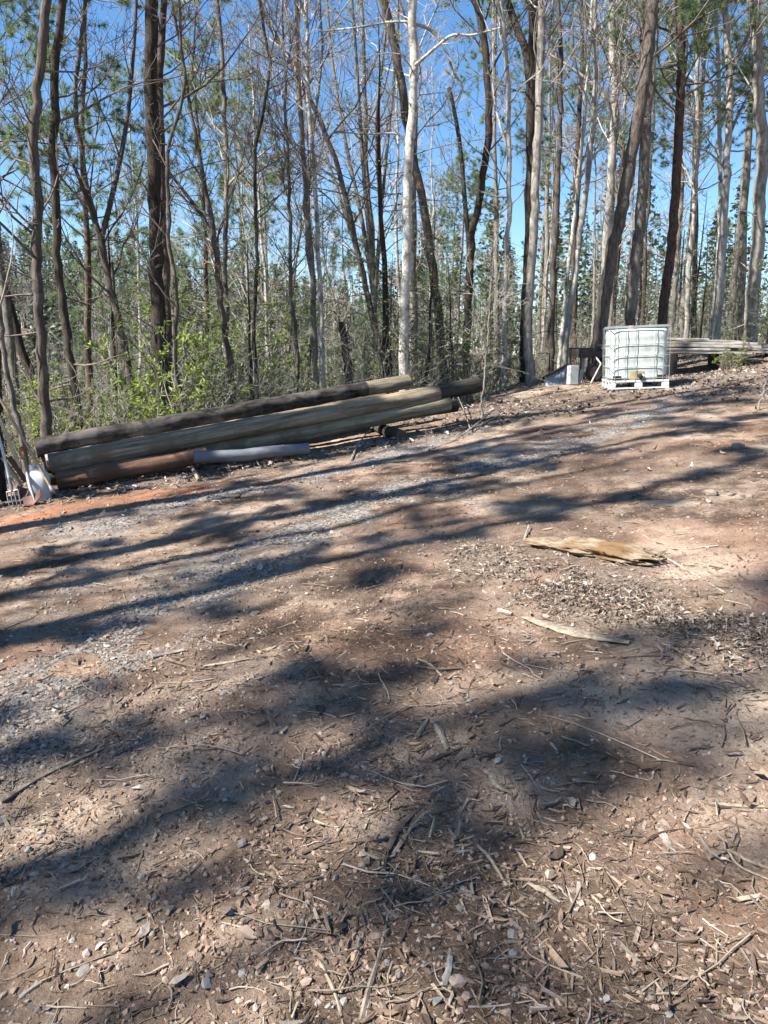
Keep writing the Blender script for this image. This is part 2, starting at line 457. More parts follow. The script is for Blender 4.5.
def chips():
    x, y = scatter(150000, 1.2, 15); g, l, c, h = masks(x, y)
    d = polydist(x, y, SHRED); d2 = polydist(x, y, CHIP)
    cl_ = fbm(x * 1.7, y * 1.7, 105, 3)
    keep = rng.random(len(x)) < (.6 + .4 * sst(1.8, 3.5, np.hypot(x, y))) * (.11 + .50 * sst(.5, .66, cl_) + .8 * np.exp(-(d / .5) ** 2) + .7 * np.exp(-(d2 / .5) ** 2) + .6 * l)
    x, y = x[keep], y[keep]; n = len(x)
    L = np.exp(rng.normal(math.log(.0105), .65, n)).clip(.004, .045); W = L * (.08 + .16 * rng.random(n)); W = np.maximum(W, .0015); H = W * (.3 + .5 * rng.random(n))
    # a tapered splinter: five-sided outline with thickness
    o = np.array([[-1, -.5, 0], [.55, -.6, 0], [1, .1, 0], [.4, .5, 0], [-.8, .55, 0]]); o = np.vstack([o, o + [0, 0, 1]])
    F4 = [[0, 1, 6, 5], [1, 2, 7, 6], [2, 3, 8, 7], [3, 4, 9, 8], [4, 0, 5, 9], [5, 6, 8, 9], [6, 7, 8, 8]]
    V = o[None] * np.stack([L, W, H], -1)[:, None] * (1 + .2 * rng.normal(size=(n, 10, 1)))
    V[..., 2] += (np.abs(V[..., 0]) * rng.normal(0, .25, (n, 1)))
    T, B, N = rotm(n, .10); pos = np.stack([x, y, gz(x, y) - .35 * H], -1)
    cl = pick(n, [(.22, .16, .11), (.18, .125, .085), (.12, .08, .055), (.26, .20, .145), (.075, .052, .038), (.19, .16, .135), (.10, .07, .05)])
    g_ = Geo(); P = place(V, T, B, N, pos); C = np.repeat(cl, 10, 0)
    g_.add(P, fidx(F4[:6], n, 10), 0, C, False)
    tag(g_.build('wood_chips', col_mat('splintered_wood', .9, .3, 120)), 'shredded bark and wood splinters trodden into the dirt', 'wood chips', kind='stuff')


def leaves():
    x1, y1 = scatter(60000, 1.3, 24); x2 = -7 + 22 * rng.random(70000); y2 = 6.5 + 22 * rng.random(70000)
    # dry leaves pile up in the hollow past the rotten log
    t = rng.random(11000) ** .9 * (len(DEB) - 1); i = t.astype(int).clip(0, len(DEB) - 2); w = (t - i)[:, None]
    pd = DEB[i] * (1 - w) + DEB[i + 1] * w + rng.normal(0, .2, (11000, 2))
    x = np.concatenate([x1, x2, pd[:, 0]]); y = np.concatenate([y1, y2, pd[:, 1]])
    g, l, c, h = masks(x, y); keep = rng.random(len(x)) < np.where(l > .25, l * .9, .012); x, y = x[keep], y[keep]; n = len(x)
    dd_ = polydist(x, y, DEB) < .7; L = (.007 + .040 * rng.random(n) ** 2.2) * np.where(dd_, .75, 1) * np.where(np.hypot(x, y) < 7, .8, 1.3); W = L * (.18 + .38 * rng.random(n)) * np.where(dd_, .6, 1); cu = rng.normal(0, .4, (n, 1)); cv = rng.normal(.2, .5, (n, 1))
    o = np.array([[-1, 0, 0], [-.25, -1, 0], [-.25, 0, 0], [-.25, 1, 0], [.45, -.8, 0], [.45, 0, 0], [.45, .8, 0], [1.1, 0, 0.]])
    V = o[None] * np.stack([L, W, L], -1)[:, None] * (1 + .12 * rng.normal(size=(n, 8, 1)))
    V[..., 2] = cu * V[..., 0] ** 2 / L[:, None] + cv * V[..., 1] ** 2 / W[:, None] + .1 * L[:, None] * rng.normal(size=(n, 8))
    T, B, N = rotm(n, .35); pos = np.stack([x, y, gz(x, y) + .008 + .02 * rng.random(n)], -1)
    cl = pick(n, [(.22, .17, .125), (.16, .115, .085), (.27, .23, .19), (.11, .075, .055), (.20, .17, .145), (.33, .29, .24), (.07, .05, .038)])
    cl = cl * np.where(polydist(x, y, DEB) < .6, .95, 1)[:, None]     # bleached, shredded leaves in the hollow
    cl = cl * np.where((x > 3.2) & (y < 13.5), .55, 1)[:, None]      # right bank: its heavy shade put into the leaf colour
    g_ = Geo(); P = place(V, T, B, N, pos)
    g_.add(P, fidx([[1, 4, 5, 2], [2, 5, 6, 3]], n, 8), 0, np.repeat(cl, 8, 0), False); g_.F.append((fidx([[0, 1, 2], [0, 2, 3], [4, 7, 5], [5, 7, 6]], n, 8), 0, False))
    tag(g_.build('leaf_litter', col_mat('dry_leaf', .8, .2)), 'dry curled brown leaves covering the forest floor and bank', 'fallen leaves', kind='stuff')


def twigs():
    x, y = scatter(11000, 1.2, 20); g, l, c, h = masks(x, y); keep = rng.random(len(x)) < .22 + .5 * l; x, y = x[keep], y[keep]; n = len(x)
    a = rng.random(n) * 6.28; L = np.exp(rng.normal(math.log(.09), .6, n)).clip(.02, .5); r0 = (.0012 + .0022 * rng.random(n)) * (1 + .08 * np.hypot(x, y))
    P, Rr = grow(np.stack([x, y, x * 0], -1), np.stack([np.cos(a), np.sin(a), 0 * a], -1), L, r0, 5, .22, 0, .4)
    P[..., 2] = gz(P[..., 0], P[..., 1]) + Rr + np.abs(rng.normal(0, .006, (n, 1)))
    V, F = tubes(P, Rr, 4); cl = pick(n, [(.16, .12, .085), (.22, .175, .135), (.08, .06, .045), (.28, .235, .19)])
    g_ = Geo(); g_.add(V, F, 0, np.repeat(cl, 20, 0)); tag(g_.build('twig_litter', col_mat('dead_twig', .9)), 'thin dead twigs and roots scattered on the dirt', 'twigs', kind='stuff')


gravel(); chips(); leaves(); twigs()

# ------------------------------------------------------------------ trees
def branch_set(P, Rr, L, nb, fb, lenf, ang, levels, up=.12, wig=.16, t1=.98):
    """bare branches, three or four orders, on one trunk path"""
    g = Geo(); p, d, LL, r = spawn(P[None], Rr[None], np.array([L]), nb, fb, ang, lenf, .45, t1)
    r = np.minimum(r, .006 + LL * .0055)
    Pk, Rk = grow(p, d, LL, r, 8, wig, up, .22); V, F = tubes(Pk, Rk, 5); g.add(V, F)
    for (m, lf, a, K, n) in levels:
        p, d, LL, r = spawn(Pk, Rk, LL, m, .15, a, lf, .6); r = np.minimum(r, .004 + LL * .008)
        Pk, Rk = grow(p, d, LL, r, K, wig * 1.3, up * .7, .35); V, F = tubes(Pk, np.maximum(Rk, .0024), n); g.add(V, F)
    return g


def trunk_geo(P, Rr, n=12, jit=.10):
    V, F = tubes(P, Rr, n, jit=jit); return Geo().add(V, F)


def up_path(P, H, wig=.05):
    """carry a trunk on above its last point to height H over its base"""
    P = list(P); d = nrm(P[-1] - P[-3]); need = H - (P[-1][2] - P[0][2]); n = max(2, int(need / .8))
    for k in range(n):
        d = nrm(d * .9 + np.array([0, 0, .12]) + rng.normal(0, wig, 3)); P.append(P[-1] + d * need / n)
    return np.array(P)


def limb_px(pts, d, w0, w1, b, dd=0):
    A = np.array([at(x, y, d + dd * k / max(len(pts) - 1, 1)) for k, (x, y) in enumerate(pts)])
    P = catmull(A - b, max(8, len(pts) * 3)); return P, np.linspace(w0, w1, len(P)) * d / FPX / 2


def hero(label, pts, d, w, bark, H, nb=14, fb=.42, lenf=.22, ang=.9, limbs=(), group=None, cat='tree', name='bare_tree', wtop=None, pine=None, extra=0, levels=None, dd=0.0, stub=0):
    """pts: pixel points of the trunk seen in the photo, top first; base is carried down to the ground"""
    pts = list(pts)[::-1]
    A = np.array([at(x, y, d + dd * k / len(pts)) for k, (x, y) in enumerate(pts)])
    e = A[0] - (A[1] - A[0]) * .25
    b = np.array([e[0], e[1], g1(e[0], e[1])])
    if A[0][2] < b[2] + .1: b[2] = A[0][2]; A = A[1:]
    P = catmull(np.vstack([b, A]) - b, 18 + 2 * len(pts)); n0 = len(P)
    P = up_path(P, H) if H > P[-1][2] + .5 else P
    P[1:-1, :2] += rng.normal(0, .012, (len(P) - 2, 2))
    t = np.concatenate([[0], np.cumsum(np.linalg.norm(np.diff(P, axis=0), axis=1))]); L = t[-1]; t = t / L
    w *= .88; wtop = wtop and wtop * .88; r0 = w * d / FPX / 2; f0 = n0 / len(P)
    if wtop: rt = wtop * d / FPX / 2; tf = t[n0 - 1]; Rr = np.where(t < tf, r0 + (rt - r0) * t / tf, rt * (1 - .85 * (t - tf) / max(1 - tf, 1e-6)))
    else: Rr = r0 * (1 - .8 * t)
    Rr = np.maximum(Rr, .012); Rr = Rr * (1 + .2 * np.exp(-P[:, 2] / .25))
    P = np.vstack([P[0] - [0, 0, .45], P]); Rr = np.concatenate([[Rr[0] * 1.15], Rr])
    root = empty(name, b); tag(root, label, cat, group)
    trunk_geo(P, Rr).build('trunk', BK[bark], root)
    tw = TW[TWOF[bark]]; cg = Geo()
    def merge(h): cg.V += h.V; cg.F += [(f + cg.n, mi, sm) for f, mi, sm in h.F]; cg.n += h.n
    if pine: pine_crown(P, Rr, L, pine, root, fb)
    elif nb: merge(branch_set(P, Rr, L, nb, fb, lenf, ang, levels or [(6, .5, .8, 5, 4), (5, .5, .8, 4, 3), (2, .6, .8, 3, 3)]))
    for (lp, w0, w1, *o) in limbs:
        LP, LR = limb_px(lp, d, w0, w1, b, o[0] if o else 0)
        if len(o) > 1 and o[1]: LP = up_path(LP, LP[-1][2] - LP[0][2] + o[1]); LR = np.concatenate([LR, np.linspace(LR[-1], .01, len(LP) - len(LR))])
        lo = trunk_geo(LP, LR, 8).build('limb', BK[bark], root)
        Ln = np.linalg.norm(np.diff(LP, axis=0), axis=1).sum()
        merge(branch_set(LP, LR, Ln, 9, .15, .28, .9, [(4, .5, .8, 4, 3), (3, .55, .8, 3, 3)]))
    if stub:
        q, dq, lq, rq = spawn(P[None], Rr[None], np.array([L]), stub, .06, 1.35, .07, .25, .55)
        rq = np.minimum(rq, .016); Pk, Rk = grow(q, dq, lq, rq, 5, .12, 0, .4); V, F = tubes(Pk, Rk, 4)
        gg = Geo().add(V, F); q, dq, lq, rq = spawn(Pk, Rk, lq, 2, .3, .7, .5); Pk, Rk = grow(q, dq, lq, rq, 4, .15, 0); V, F = tubes(Pk, Rk, 3); gg.add(V, F); merge(gg)
    if cg.n: cg.build('dead_branches' if pine else 'crown', tw, root)
    return root


def needles(cen, axis, per, ln, wd):
    n = len(cen); c = np.repeat(cen, per, 0); ax = np.repeat(nrm(axis), per, 0); d = nrm(ax * .75 + rng.normal(0, .55, (n * per, 3)))
    s = nrm(np.cross(d, rng.normal(size=d.shape))); l = ln * (.6 + .6 * rng.random((n * per, 1)))
    V = np.stack([c - s * wd / 2, c + s * wd / 2, c + d * l + [0, 0, -.01]], 1).reshape(-1, 3)
    return V, np.arange(n * per * 3).reshape(-1, 3)


def pine_crown(P, Rr, L, kind, root, fb, nb=52, tufts=5, per=22, mat_='needle', lenf=.2):
    g = Geo(); p, d, LL, r = spawn(P[None], Rr[None], np.array([L]), nb, fb, 1.25, lenf * kind, .3, .99)
    r = np.minimum(r, .03); Pk, Rk = grow(p, d, LL, r, 7, .12, .06, .25); V, F = tubes(Pk, Rk, 4); g.add(V, F)
    p, d, l2, r = spawn(Pk, Rk, LL, 7, .3, .8, .38, .5); Pm, Rm = grow(p, d, l2, np.minimum(r, .010), 4, .15, .12, .3); V, F = tubes(Pm, Rm, 3); g.add(V, F)
    p, d, l3, r = spawn(Pm, Rm, l2, tufts, .35, .45, .3); V, F = needles(p, d, per, .19, .010); h = Geo(); h.V = g.V; h.n = g.n; h.F = [(f, 1, sm) for f, _, sm in g.F]; h.add(V, F, 0, None, False)
    p = Pm[:, -1]; V, F = needles(p, Pm[:, -1] - Pm[:, -2], per + 4, .19, .010); h.add(V, F, 0, None, False)
    h.build('crown', [LF[mat_], TW['dark']], root)


# --- trees one can tell apart, left to right -------------------------------------------------
hero('slim dark tree with pale scars leaning at the far left behind the tools', [(-6, 270), (2, 335), (7, 370), (17, 417), (24, 450)], 10.2, 7, 'grey', 9, nb=5, fb=.6, wtop=5)
hero('dark tree leaning hard left at the left edge behind the mossy grey trunk', [(-22, 215), (0, 274), (10, 308), (20, 345), (34, 390)], 14.0, 11, 'dark', 13, nb=10)
hero('straight grey trunk with green moss standing behind the left end of the log pile', [(47, 0), (42, 50), (36, 100), (34, 150), (37, 203), (36, 250), (39, 300), (42, 370), (47, 433)], 11.2, 12, 'brown', 15, nb=14, fb=.35, wtop=9, stub=10, lenf=.18)
hero('dark slender trunk just right of the mossy grey trunk on the left', [(61, 7), (56, 68), (54, 135), (55, 190), (59, 268), (64, 318), (73, 376), (78, 427)], 12.4, 10, 'dark', 16, nb=14, fb=.35, wtop=8, stub=10, lenf=.18)
hero('forked grey tree that splits into two limbs left of the double dark trunk', [(80, 50), (76, 98), (81, 152), (91, 203), (100, 237), (108, 274), (118, 318), (130, 386)], 14.0, 11, 'brown', 13, nb=12, fb=.4, wtop=4,
     limbs=[([(101, 240), (112, 196), (123, 145), (130, 95), (135, 34)], 6, 3, .6, 2.5), ([(96, 228), (85, 193), (68, 152), (58, 125), (52, 90)], 4.5, 2, -.4, 1.5), ([(114, 300), (113, 280), (112, 262)], 4, 3, 0, 0)])
hero('thick dark trunk, the heaviest tree behind the left half of the log pile', [(152, 0), (151, 85), (153, 152), (155, 203), (157, 268), (159, 328), (164, 410)], 13.2, 17, 'dark', 20, nb=16, fb=.5, wtop=13, stub=12)
hero('dark stem pressed against the right side of the thickest dark trunk', [(163, 0), (162, 50), (160, 100), (163, 203), (167, 290), (169, 400)], 13.5, 8, 'pine', 18, nb=10, fb=.5, wtop=7)
hero('thin snaking sapling curving beside the thickest dark trunk', [(179, 0), (181, 50), (184, 85), (176, 125), (169, 142), (167, 186), (171, 250), (176, 300), (174, 362), (184, 410)], 12.4, 6, 'brown', 9, nb=12, fb=.3, wtop=3, lenf=.2)
hero('crooked brown tree with a bent side limb right of the snaking sapling', [(191, 118), (200, 159), (211, 217), (215, 250), (222, 312), (233, 393)], 14.0, 9, 'brown', 9, nb=16, fb=.45, wtop=4, lenf=.26,
     limbs=[([(214, 240), (203, 217), (183, 190), (166, 166), (158, 130)], 4, 2, .5, 1)])
hero('slim pale grey tree behind the crooked brown tree', [(218, 10), (222, 50), (225, 118), (227, 169), (225, 250), (226, 300), (228, 392)], 18, 6, 'grey', 16, nb=22, fb=.25, wtop=4.5, lenf=.25)
hero('thin dark wavy tree above the middle of the dark log', [(262, 20), (267, 50), (270, 68), (264, 112), (255, 162), (257, 250), (254, 342), (258, 400)], 14.5, 5, 'dark', 12, nb=22, fb=.35, wtop=3, lenf=.25)
hero('very thin straight brown tree left of the white stemmed pair', [(284, 80), (287, 135), (290, 200), (291, 285), (296, 335), (297, 393)], 15, 5, 'brown', 10, nb=22, fb=.4, wtop=3, lenf=.26)
hero('straight grey tree, left one of the pair rising behind the middle of the pole pile', [(296, 0), (297, 68), (302, 135), (309, 250), (313, 285), (315, 370), (318, 392)], 15.5, 7, 'grey', 15, nb=18, fb=.4, wtop=5)
hero('slender white stem, right one of the pair rising behind the middle of the pole pile', [(306, 0), (309, 102), (314, 169), (318, 250), (322, 335), (322, 388)], 15.0, 6, 'birch', 15, nb=16, fb=.45, wtop=4)
hero('brown tree leaning far left that crosses behind the white stemmed pair', [(255, -10), (270, 24), (311, 102), (335, 159), (358, 250), (368, 301), (377, 335), (386, 385)], 16.5, 7.5, 'brown', 15, nb=18, fb=.4, wtop=4)
hero('broken dark snag between the white stem and the leaning brown tree', [(340, 322), (345, 345), (350, 390)], 15.5, 11, 'brown', 2.0, nb=6, fb=.5, lenf=.4, wtop=8)
fan = [([(374, 300), (362, 220), (345, 140), (332, 60), (326, -10)], 4.5, 2.5, 1, 2), ([(374, 290), (366, 200), (360, 120), (355, 40), (350, -20)], 4.5, 2.5, -1, 2), ([(376, 280), (384, 180), (392, 100), (398, 30)], 4, 2.2, .8, 2),
       ([(372, 310), (350, 230), (324, 150), (302, 90), (290, 40)], 4, 2, 1.5, 2), ([(375, 300), (380, 220), (376, 130), (384, 50)], 3.5, 2, -1, 2)]
hero('many stemmed bare tree fanning upwards left of the white mottled trunk', [(362, 20), (365, 102), (366, 169), (371, 220), (374, 300), (378, 385)], 18, 9, 'grey', 15, nb=18, fb=.35, wtop=4, limbs=fan, lenf=.24)
hero('white mottled trunk, brightest tree behind the right end of the dark log', [(412, 0), (413, 34), (414, 68), (412, 118), (408, 176), (407, 230), (406, 268), (404, 335), (404, 378)], 14.4, 11, 'birch', 18, nb=12, fb=.6, wtop=8.5, lenf=.14,
     limbs=[([(413, 67), (419, 62), (440, 44), (453, 35), (473, 35), (500, 28)], 3.5, 1.6, -.5, 0), ([(413, 25), (418, 25), (433, 32), (446, 51), (453, 71), (462, 88), (453, 105)], 3, 1.6, .3, 0), ([(412, 22), (390, 22), (360, 27), (318, 32)], 2.6, 1.2, .3, 0), ([(405, 145), (398, 134), (370, 134), (335, 132)], 2.2, 1, .4, 0)])
hero('dark brown trunk leaning left that crosses behind the white mottled trunk', [(384, 0), (396, 51), (404, 102), (412, 152), (423, 203), (431, 256), (437, 300), (441, 342), (444, 382)], 16.5, 10, 'brown', 18, nb=14, fb=.5, wtop=8.5)
hero('dark bowed tree with a second thin stem right of the leaning brown trunk', [(475, 0), (484, 41), (489, 118), (487, 152), (478, 203), (472, 237), (470, 268), (467, 318), (467, 380)], 17.5, 9, 'dark', 17, nb=14, fb=.5, wtop=7,
     limbs=[([(470, 262), (468, 234), (465, 203), (460, 145), (453, 105), (449, 88)], 5, 3.5, .2, 0)])
hero('pale grey sapling with thin forks standing off the right end of the poles', [(492, 250), (491, 285), (489, 323), (484, 383), (482, 409)], 12.4, 2.4, 'grey', 3.0, nb=12, fb=.3, wtop=1.2, lenf=.4)
hero('slim whitish tree left of the dark forked trunk', [(498, -10), (505, 35), (509, 122), (509, 209), (507, 250), (505, 322), (503, 385)], 17, 6, 'pale', 15, nb=18, fb=.4, wtop=4.5,
     limbs=[([(508, 150), (500, 125), (494, 95), (493, 60)], 3, 1.5, .3, 1)])
hero('dark trunk forking near the top, just behind the smooth beige trunk', [(535, 0), (533, 52), (531, 87), (531, 140), (529, 250), (526, 305), (526, 375)], 17.6, 12, 'dark', 19, nb=12, fb=.55, wtop=10.5,
     limbs=[([(531, 92), (526, 52), (517, 28), (507, 0), (498, -25)], 8, 6, .5, 4)])
hero('smooth beige trunk standing in front of the dark forked trunk', [(542, 0), (540, 70), (538, 140), (535, 200), (531, 270), (528, 340), (530, 373)], 16.6, 10.5, 'pale', 18, nb=12, fb=.55, wtop=8)
hero('dead dark pine with short stub branches right of the beige trunk', [(560, 60), (560, 87), (559, 157), (556, 230), (553, 270), (551, 340), (549, 372)], 19.5, 8, 'brown', 12, nb=10, fb=.5, wtop=5, stub=26)
hero('light grey tree leaning right above the grey roofing sheet', [(594, 0), (596, 70), (592, 122), (586, 192), (580, 230), (573, 287), (566, 340), (563, 372)], 18.5, 7.5, 'pale', 16, nb=18, fb=.4, wtop=5)
hero('thin whitish stem close to the left side of the light grey leaning tree', [(588, 60), (582, 140), (574, 220), (566, 290), (560, 372)], 19, 4.5, 'birch', 13, nb=16, fb=.4, wtop=3.5)
hero('mottled grey tree half hidden behind the thick dark leaning trunk', [(613, 0), (612, 52), (615, 105), (612, 157), (610, 205), (605, 270), (600, 352)], 20.5, 10, 'pale', 18, nb=16, fb=.45, wtop=7,
     limbs=[([(614, 112), (600, 92), (585, 78), (562, 62), (545, 52)], 4, 2, .5, 0)])
hero('thick dark brown trunk leaning right behind the white tank', [(652, 0), (648, 52), (640, 105), (631, 157), (622, 209), (613, 245), (605, 298), (598, 340), (595, 358)], 17.6, 14.5, 'brown', 20, nb=12, fb=.55, wtop=12)
hero('broad pale grey trunk directly above the white tank', [(641, 0), (646, 60), (647, 100), (645, 157), (641, 209), (636, 262), (629, 322), (627, 345)], 19.5, 13, 'grey', 20, nb=14, fb=.5, wtop=10)
hero('reddish dark pine trunk rising behind the right corner of the white tank', [(678, 0), (681, 52), (680, 105), (678, 157), (674, 209), (670, 260), (664, 305), (661, 345)], 20, 11, 'red', 19, nb=18, fb=.5, wtop=8.5, name='pine_tree', pine=.9)
hero('thin pale tree just right of the reddish pine trunk', [(697, 60), (697, 105), (695, 200), (689, 270), (686, 345)], 22, 6, 'pale', 15, nb=18, fb=.4, wtop=4.5)
hero('slender grey tree between the reddish pine and the pale forked tree', [(682, 180), (679, 230), (674, 300), (670, 345)], 23, 6, 'grey', 13, nb=18, fb=.35, wtop=5)
hero('pale tree with forked upper limbs above the middle of the lumber stack', [(722, -5), (727, 35), (730, 105), (727, 157), (725, 200), (720, 287), (714, 345)], 20.5, 10, 'pale', 17, nb=14, fb=.5, wtop=6,
     limbs=[([(729, 66), (737, 56), (750, 31), (757, 10)], 4, 2.5, -.3, 2), ([(728, 140), (738, 115), (748, 95)], 3, 1.5, .3, 1), ([(727, 170), (708, 152), (690, 146)], 2.6, 1.2, 0, 0)])
hero('thin white stem beside the pale forked tree above the lumber stack', [(716, 20), (718, 63), (720, 150), (719, 250), (710, 345)], 21, 5, 'birch', 15, nb=14, fb=.4, wtop=4)
hero('stout light grey trunk at the right edge behind the lumber stack', [(751, -5), (757, 35), (759, 105), (763, 147), (759, 209), (757, 252), (753, 290), (750, 345)], 19.5, 15, 'pale', 20, nb=14, fb=.5, wtop=10, stub=6)
hero('thin grey weed stalk bent over the leaf bank at the right edge', [(768, 377), (760, 405), (752, 428), (748, 447)], 10.2, 1.6, 'pale', 1.0, nb=5, fb=.3, wtop=.8, lenf=.3, cat='stalk', name='dead_stalk')


# --- trees left of the frame that throw the stripes of shade ------------------------------------
def plain_tree(label, x, y, r, H, bark, nb, fb, name='bare_tree', pine=None, lean=(0, 0), levels=None, lenf=.24, **kw):
    b = np.array([x, y, g1(x, y)]); n = 22; t = np.linspace(0, 1, n); P = np.stack([lean[0] * t ** 1.4, lean[1] * t ** 1.4, H * t], -1); P[1:, :2] += np.cumsum(rng.normal(0, .04, (n - 1, 2)), 0)
    Rr = np.maximum(r * (1 - .82 * t), .012) * (1 + .35 * np.exp(-P[:, 2] / .3)); P[0, 2] -= .4
    root = empty(name, b); tag(root, label, 'tree', kw.get('group'))
    trunk_geo(P, Rr).build('trunk', BK[bark], root)
    if pine: pine_crown(P, Rr, H, pine, root, fb, nb=nb, lenf=lenf)
    else: branch_set(P, Rr, H, nb, fb, lenf, .85, levels or [(6, .5, .8, 5, 4), (5, .5, .8, 4, 3), (2, .6, .8, 3, 3)]).build('crown', TW[TWOF[bark]], root)
    return root


plain_tree('slender pine left of the track, nearest of the roadside trees', -9.0, 1.45, .17, 20, 'pine', 56, .2, 'pine_tree', .95, lenf=.055)
plain_tree('slender pine beside the track left of the pole pile', -7.6, 3.95, .17, 19, 'grey', 52, .25, 'pine_tree', .95, lenf=.05)
plain_tree('grey oak just behind the slender roadside pine', -11.0, 1.6, .18, 19, 'grey', 22, .40)
plain_tree('stout pine left of the leaning tools', -9.2, 5.0, .24, 20, 'pine', 58, .42, 'pine_tree', .95, lenf=.15)
plain_tree('slender pine with low boughs just left of the leaning tools', -7.9, 7.25, .15, 15, 'dark', 70, .07, 'pine_tree', .95, lenf=.06)
plain_tree('tall pine beside the track left of the photographer', -10.5, -3.0, .10, 17, 'pine', 40, .3, 'pine_tree', .95, lenf=.18)
plain_tree('second tall pine farther back left of the photographer', -12.8, -3.2, .2, 20, 'pine', 36, .5, 'pine_tree', .95, lenf=.14)
plain_tree('bare tree with spreading limbs behind the photographer on the left', -6.5, -2.4, .15, 14, 'grey', 26, .35)

# --- the woods behind: a few kinds, each tree a copy ----------------------------------------------
protoB = []
for k, (r, H, bark, nb, fb) in enumerate([(.06, 11, 'grey', 24, .28), (.08, 13, 'brown', 26, .32), (.055, 10, 'pale', 22, .3), (.11, 18, 'grey', 24, .42), (.09, 17, 'dark', 24, .4), (.095, 16, 'pale', 22, .42), (.12, 20, 'brown', 24, .48), (.07, 12, 'birch', 20, .35)]):
    protoB.append(plain_tree('x', 0, 0, r, H, bark, nb, fb, lean=(rng.normal(0, .7), rng.normal(0, .7))))
protoP = [plain_tree('x', 0, 0, r, H, bk, nb, fb, 'pine_tree', pc) for (r, H, bk, nb, fb, pc) in [(.13, 18, 'grey', 50, .42, .9), (.11, 15, 'pine', 52, .35, .95), (.15, 21, 'grey', 50, .5, .85)]]


def sapling(H, mat_, dens, name='evergreen_sapling'):
    root = empty(name, (0, 0, 0)); n = 10; t = np.linspace(0, 1, n); P = np.stack([rng.normal(0, .02, n).cumsum(), rng.normal(0, .02, n).cumsum(), H * t - .1], -1); Rr = np.linspace(.012 * H, .004, n)
    trunk_geo(P, Rr, 6).build('trunk', BK['dark'], root)
    p, d, LL, r = spawn(P[None], Rr[None], np.array([H]), int(26 + 7 * H), .12, 1.35, .42, .4); Pk, Rk = grow(p, d, LL, np.minimum(r, .01), 6, .12, -.02, .3); V, F = tubes(Pk, Rk, 3)
    Geo().add(V, F).build('branches', TW['dark'], root)
    p, d, l2, r = spawn(Pk, Rk, LL, 7, .15, .75, .4); P2, R2 = grow(p, d, l2, r, 3, .1, 0)
    p, d, l3, r = spawn(P2, R2, l2, dens, .1, .7, .3)
    n = len(p); N = nrm(np.array([0, 0, 1.]) + rng.normal(0, .45, (n, 3))); T = nrm(d - (d * N).sum(1, keepdims=True) * N); B = np.cross(N, T)
    s = (.018 + .02 * rng.random((n, 1, 1))); V = np.array([[0, 0, 0], [.6, -.34, -.1], [1.5, 0, -.25], [.6, .34, -.1]])[None] * s
    Geo().add(place(V, T, B, N, p), fidx([[0, 1, 2, 3]], n, 4), 0, None, False).build('foliage', LF[mat_], root)
    return root


def shrub(H, W, nst, mat_, leafsz, per, name='evergreen_shrub'):
    root = empty(name, (0, 0, 0)); a = rng.random(nst) * 6.28; p = np.stack([np.cos(a), np.sin(a), 0 * a], -1) * (.12 * W * rng.random((nst, 1))); d = np.stack([np.cos(a) * .5 * W / H, np.sin(a) * .5 * W / H, 0 * a + 1], -1) + rng.normal(0, .15, (nst, 3))
    p[:, 2] -= .08
    P, Rr = grow(p, d, H * (.65 + .4 * rng.random(nst)), np.full(nst, .011 + .004 * H), 8, .14, .06, .3); V, F = tubes(P, Rr, 5); g = Geo().add(V, F)
    LL = np.full(nst, H); q, d, l, r = spawn(P, Rr, LL, 9, .25, .8, .45); P2, R2 = grow(q, d, l, np.minimum(r, .008), 5, .16, .06, .4); V, F = tubes(P2, R2, 3); g.add(V, F)
    q, d, l2, r = spawn(P2, R2, l, 4, .3, .7, .45); P3, R3 = grow(q, d, l2, np.minimum(r, .004), 3, .15, .08, .5); V, F = tubes(P3, R3, 3); g.add(V, F)
    g.build('stems', TW['grey'], root)
    q, d, l3, r = spawn(P3, R3, l2, per, .4, .9, .3)
    n = len(q); N = nrm(np.array([-.25, -.2, .8]) + rng.normal(0, .6, (n, 3))); T = nrm(d - (d * N).sum(1, keepdims=True) * N); B = np.cross(N, T)
    s = leafsz * (.6 + .7 * rng.random((n, 1, 1))); V = np.array([[0, 0, 0], [.45, -.22, .05], [1, 0, -.12], [.45, .22, .05]])[None] * s
    Geo().add(place(V, T, B, N, q), fidx([[0, 1, 2], [0, 2, 3]], n, 4), 0, None, False).build('foliage', LF[mat_], root)
    return root


protoS = [sapling(2.6, 'hemlock', 8), sapling(4.2, 'hemlock', 8), sapling(3.4, 'dull', 6), sapling(6.5, 'needle', 9)]
protoK = [shrub(2.0, 1.6, 7, 'bright', .085, 8), shrub(2.6, 2.0, 8, 'dull', .07, 5), shrub(1.4, 1.5, 8, 'dull', .06, 5), shrub(3.2, 2.0, 7, 'bright', .085, 7)]
used = set()


def put(proto, x, y, label, cat, group, sc=1.0, z=0):
    o = proto if proto.name not in used else copy_tree(proto); used.add(proto.name)
    o.location = (x, y, g1(x, y) + z); o.rotation_euler = (rng.normal(0, .03), rng.normal(0, .03), rng.random() * 6.28); o.scale = (sc,) * 3
    for k in ('label', 'category', 'group'):
        if k in o: del o[k]
    tag(o, label, cat, group); return o


ZN = [('beyond the left half of the log pile', -99, -.17), ('beyond the right half of the log pile', -.17, .13), ('beyond the white tank and lumber', .13, 99)]


def zone(x, y):
    t = x / y
    return next(k for k, (_, a, b) in enumerate(ZN) if a <= t < b)


KB = ['slender grey', 'slender brown', 'slender pale', 'medium grey', 'dark barked', 'medium pale', 'tall brown', 'slender white']
placed = []


def free(x, y, dmin):
    if any((x - a) ** 2 + (y - b) ** 2 < dmin * dmin for a, b in placed): return False
    placed.append((x, y)); return True


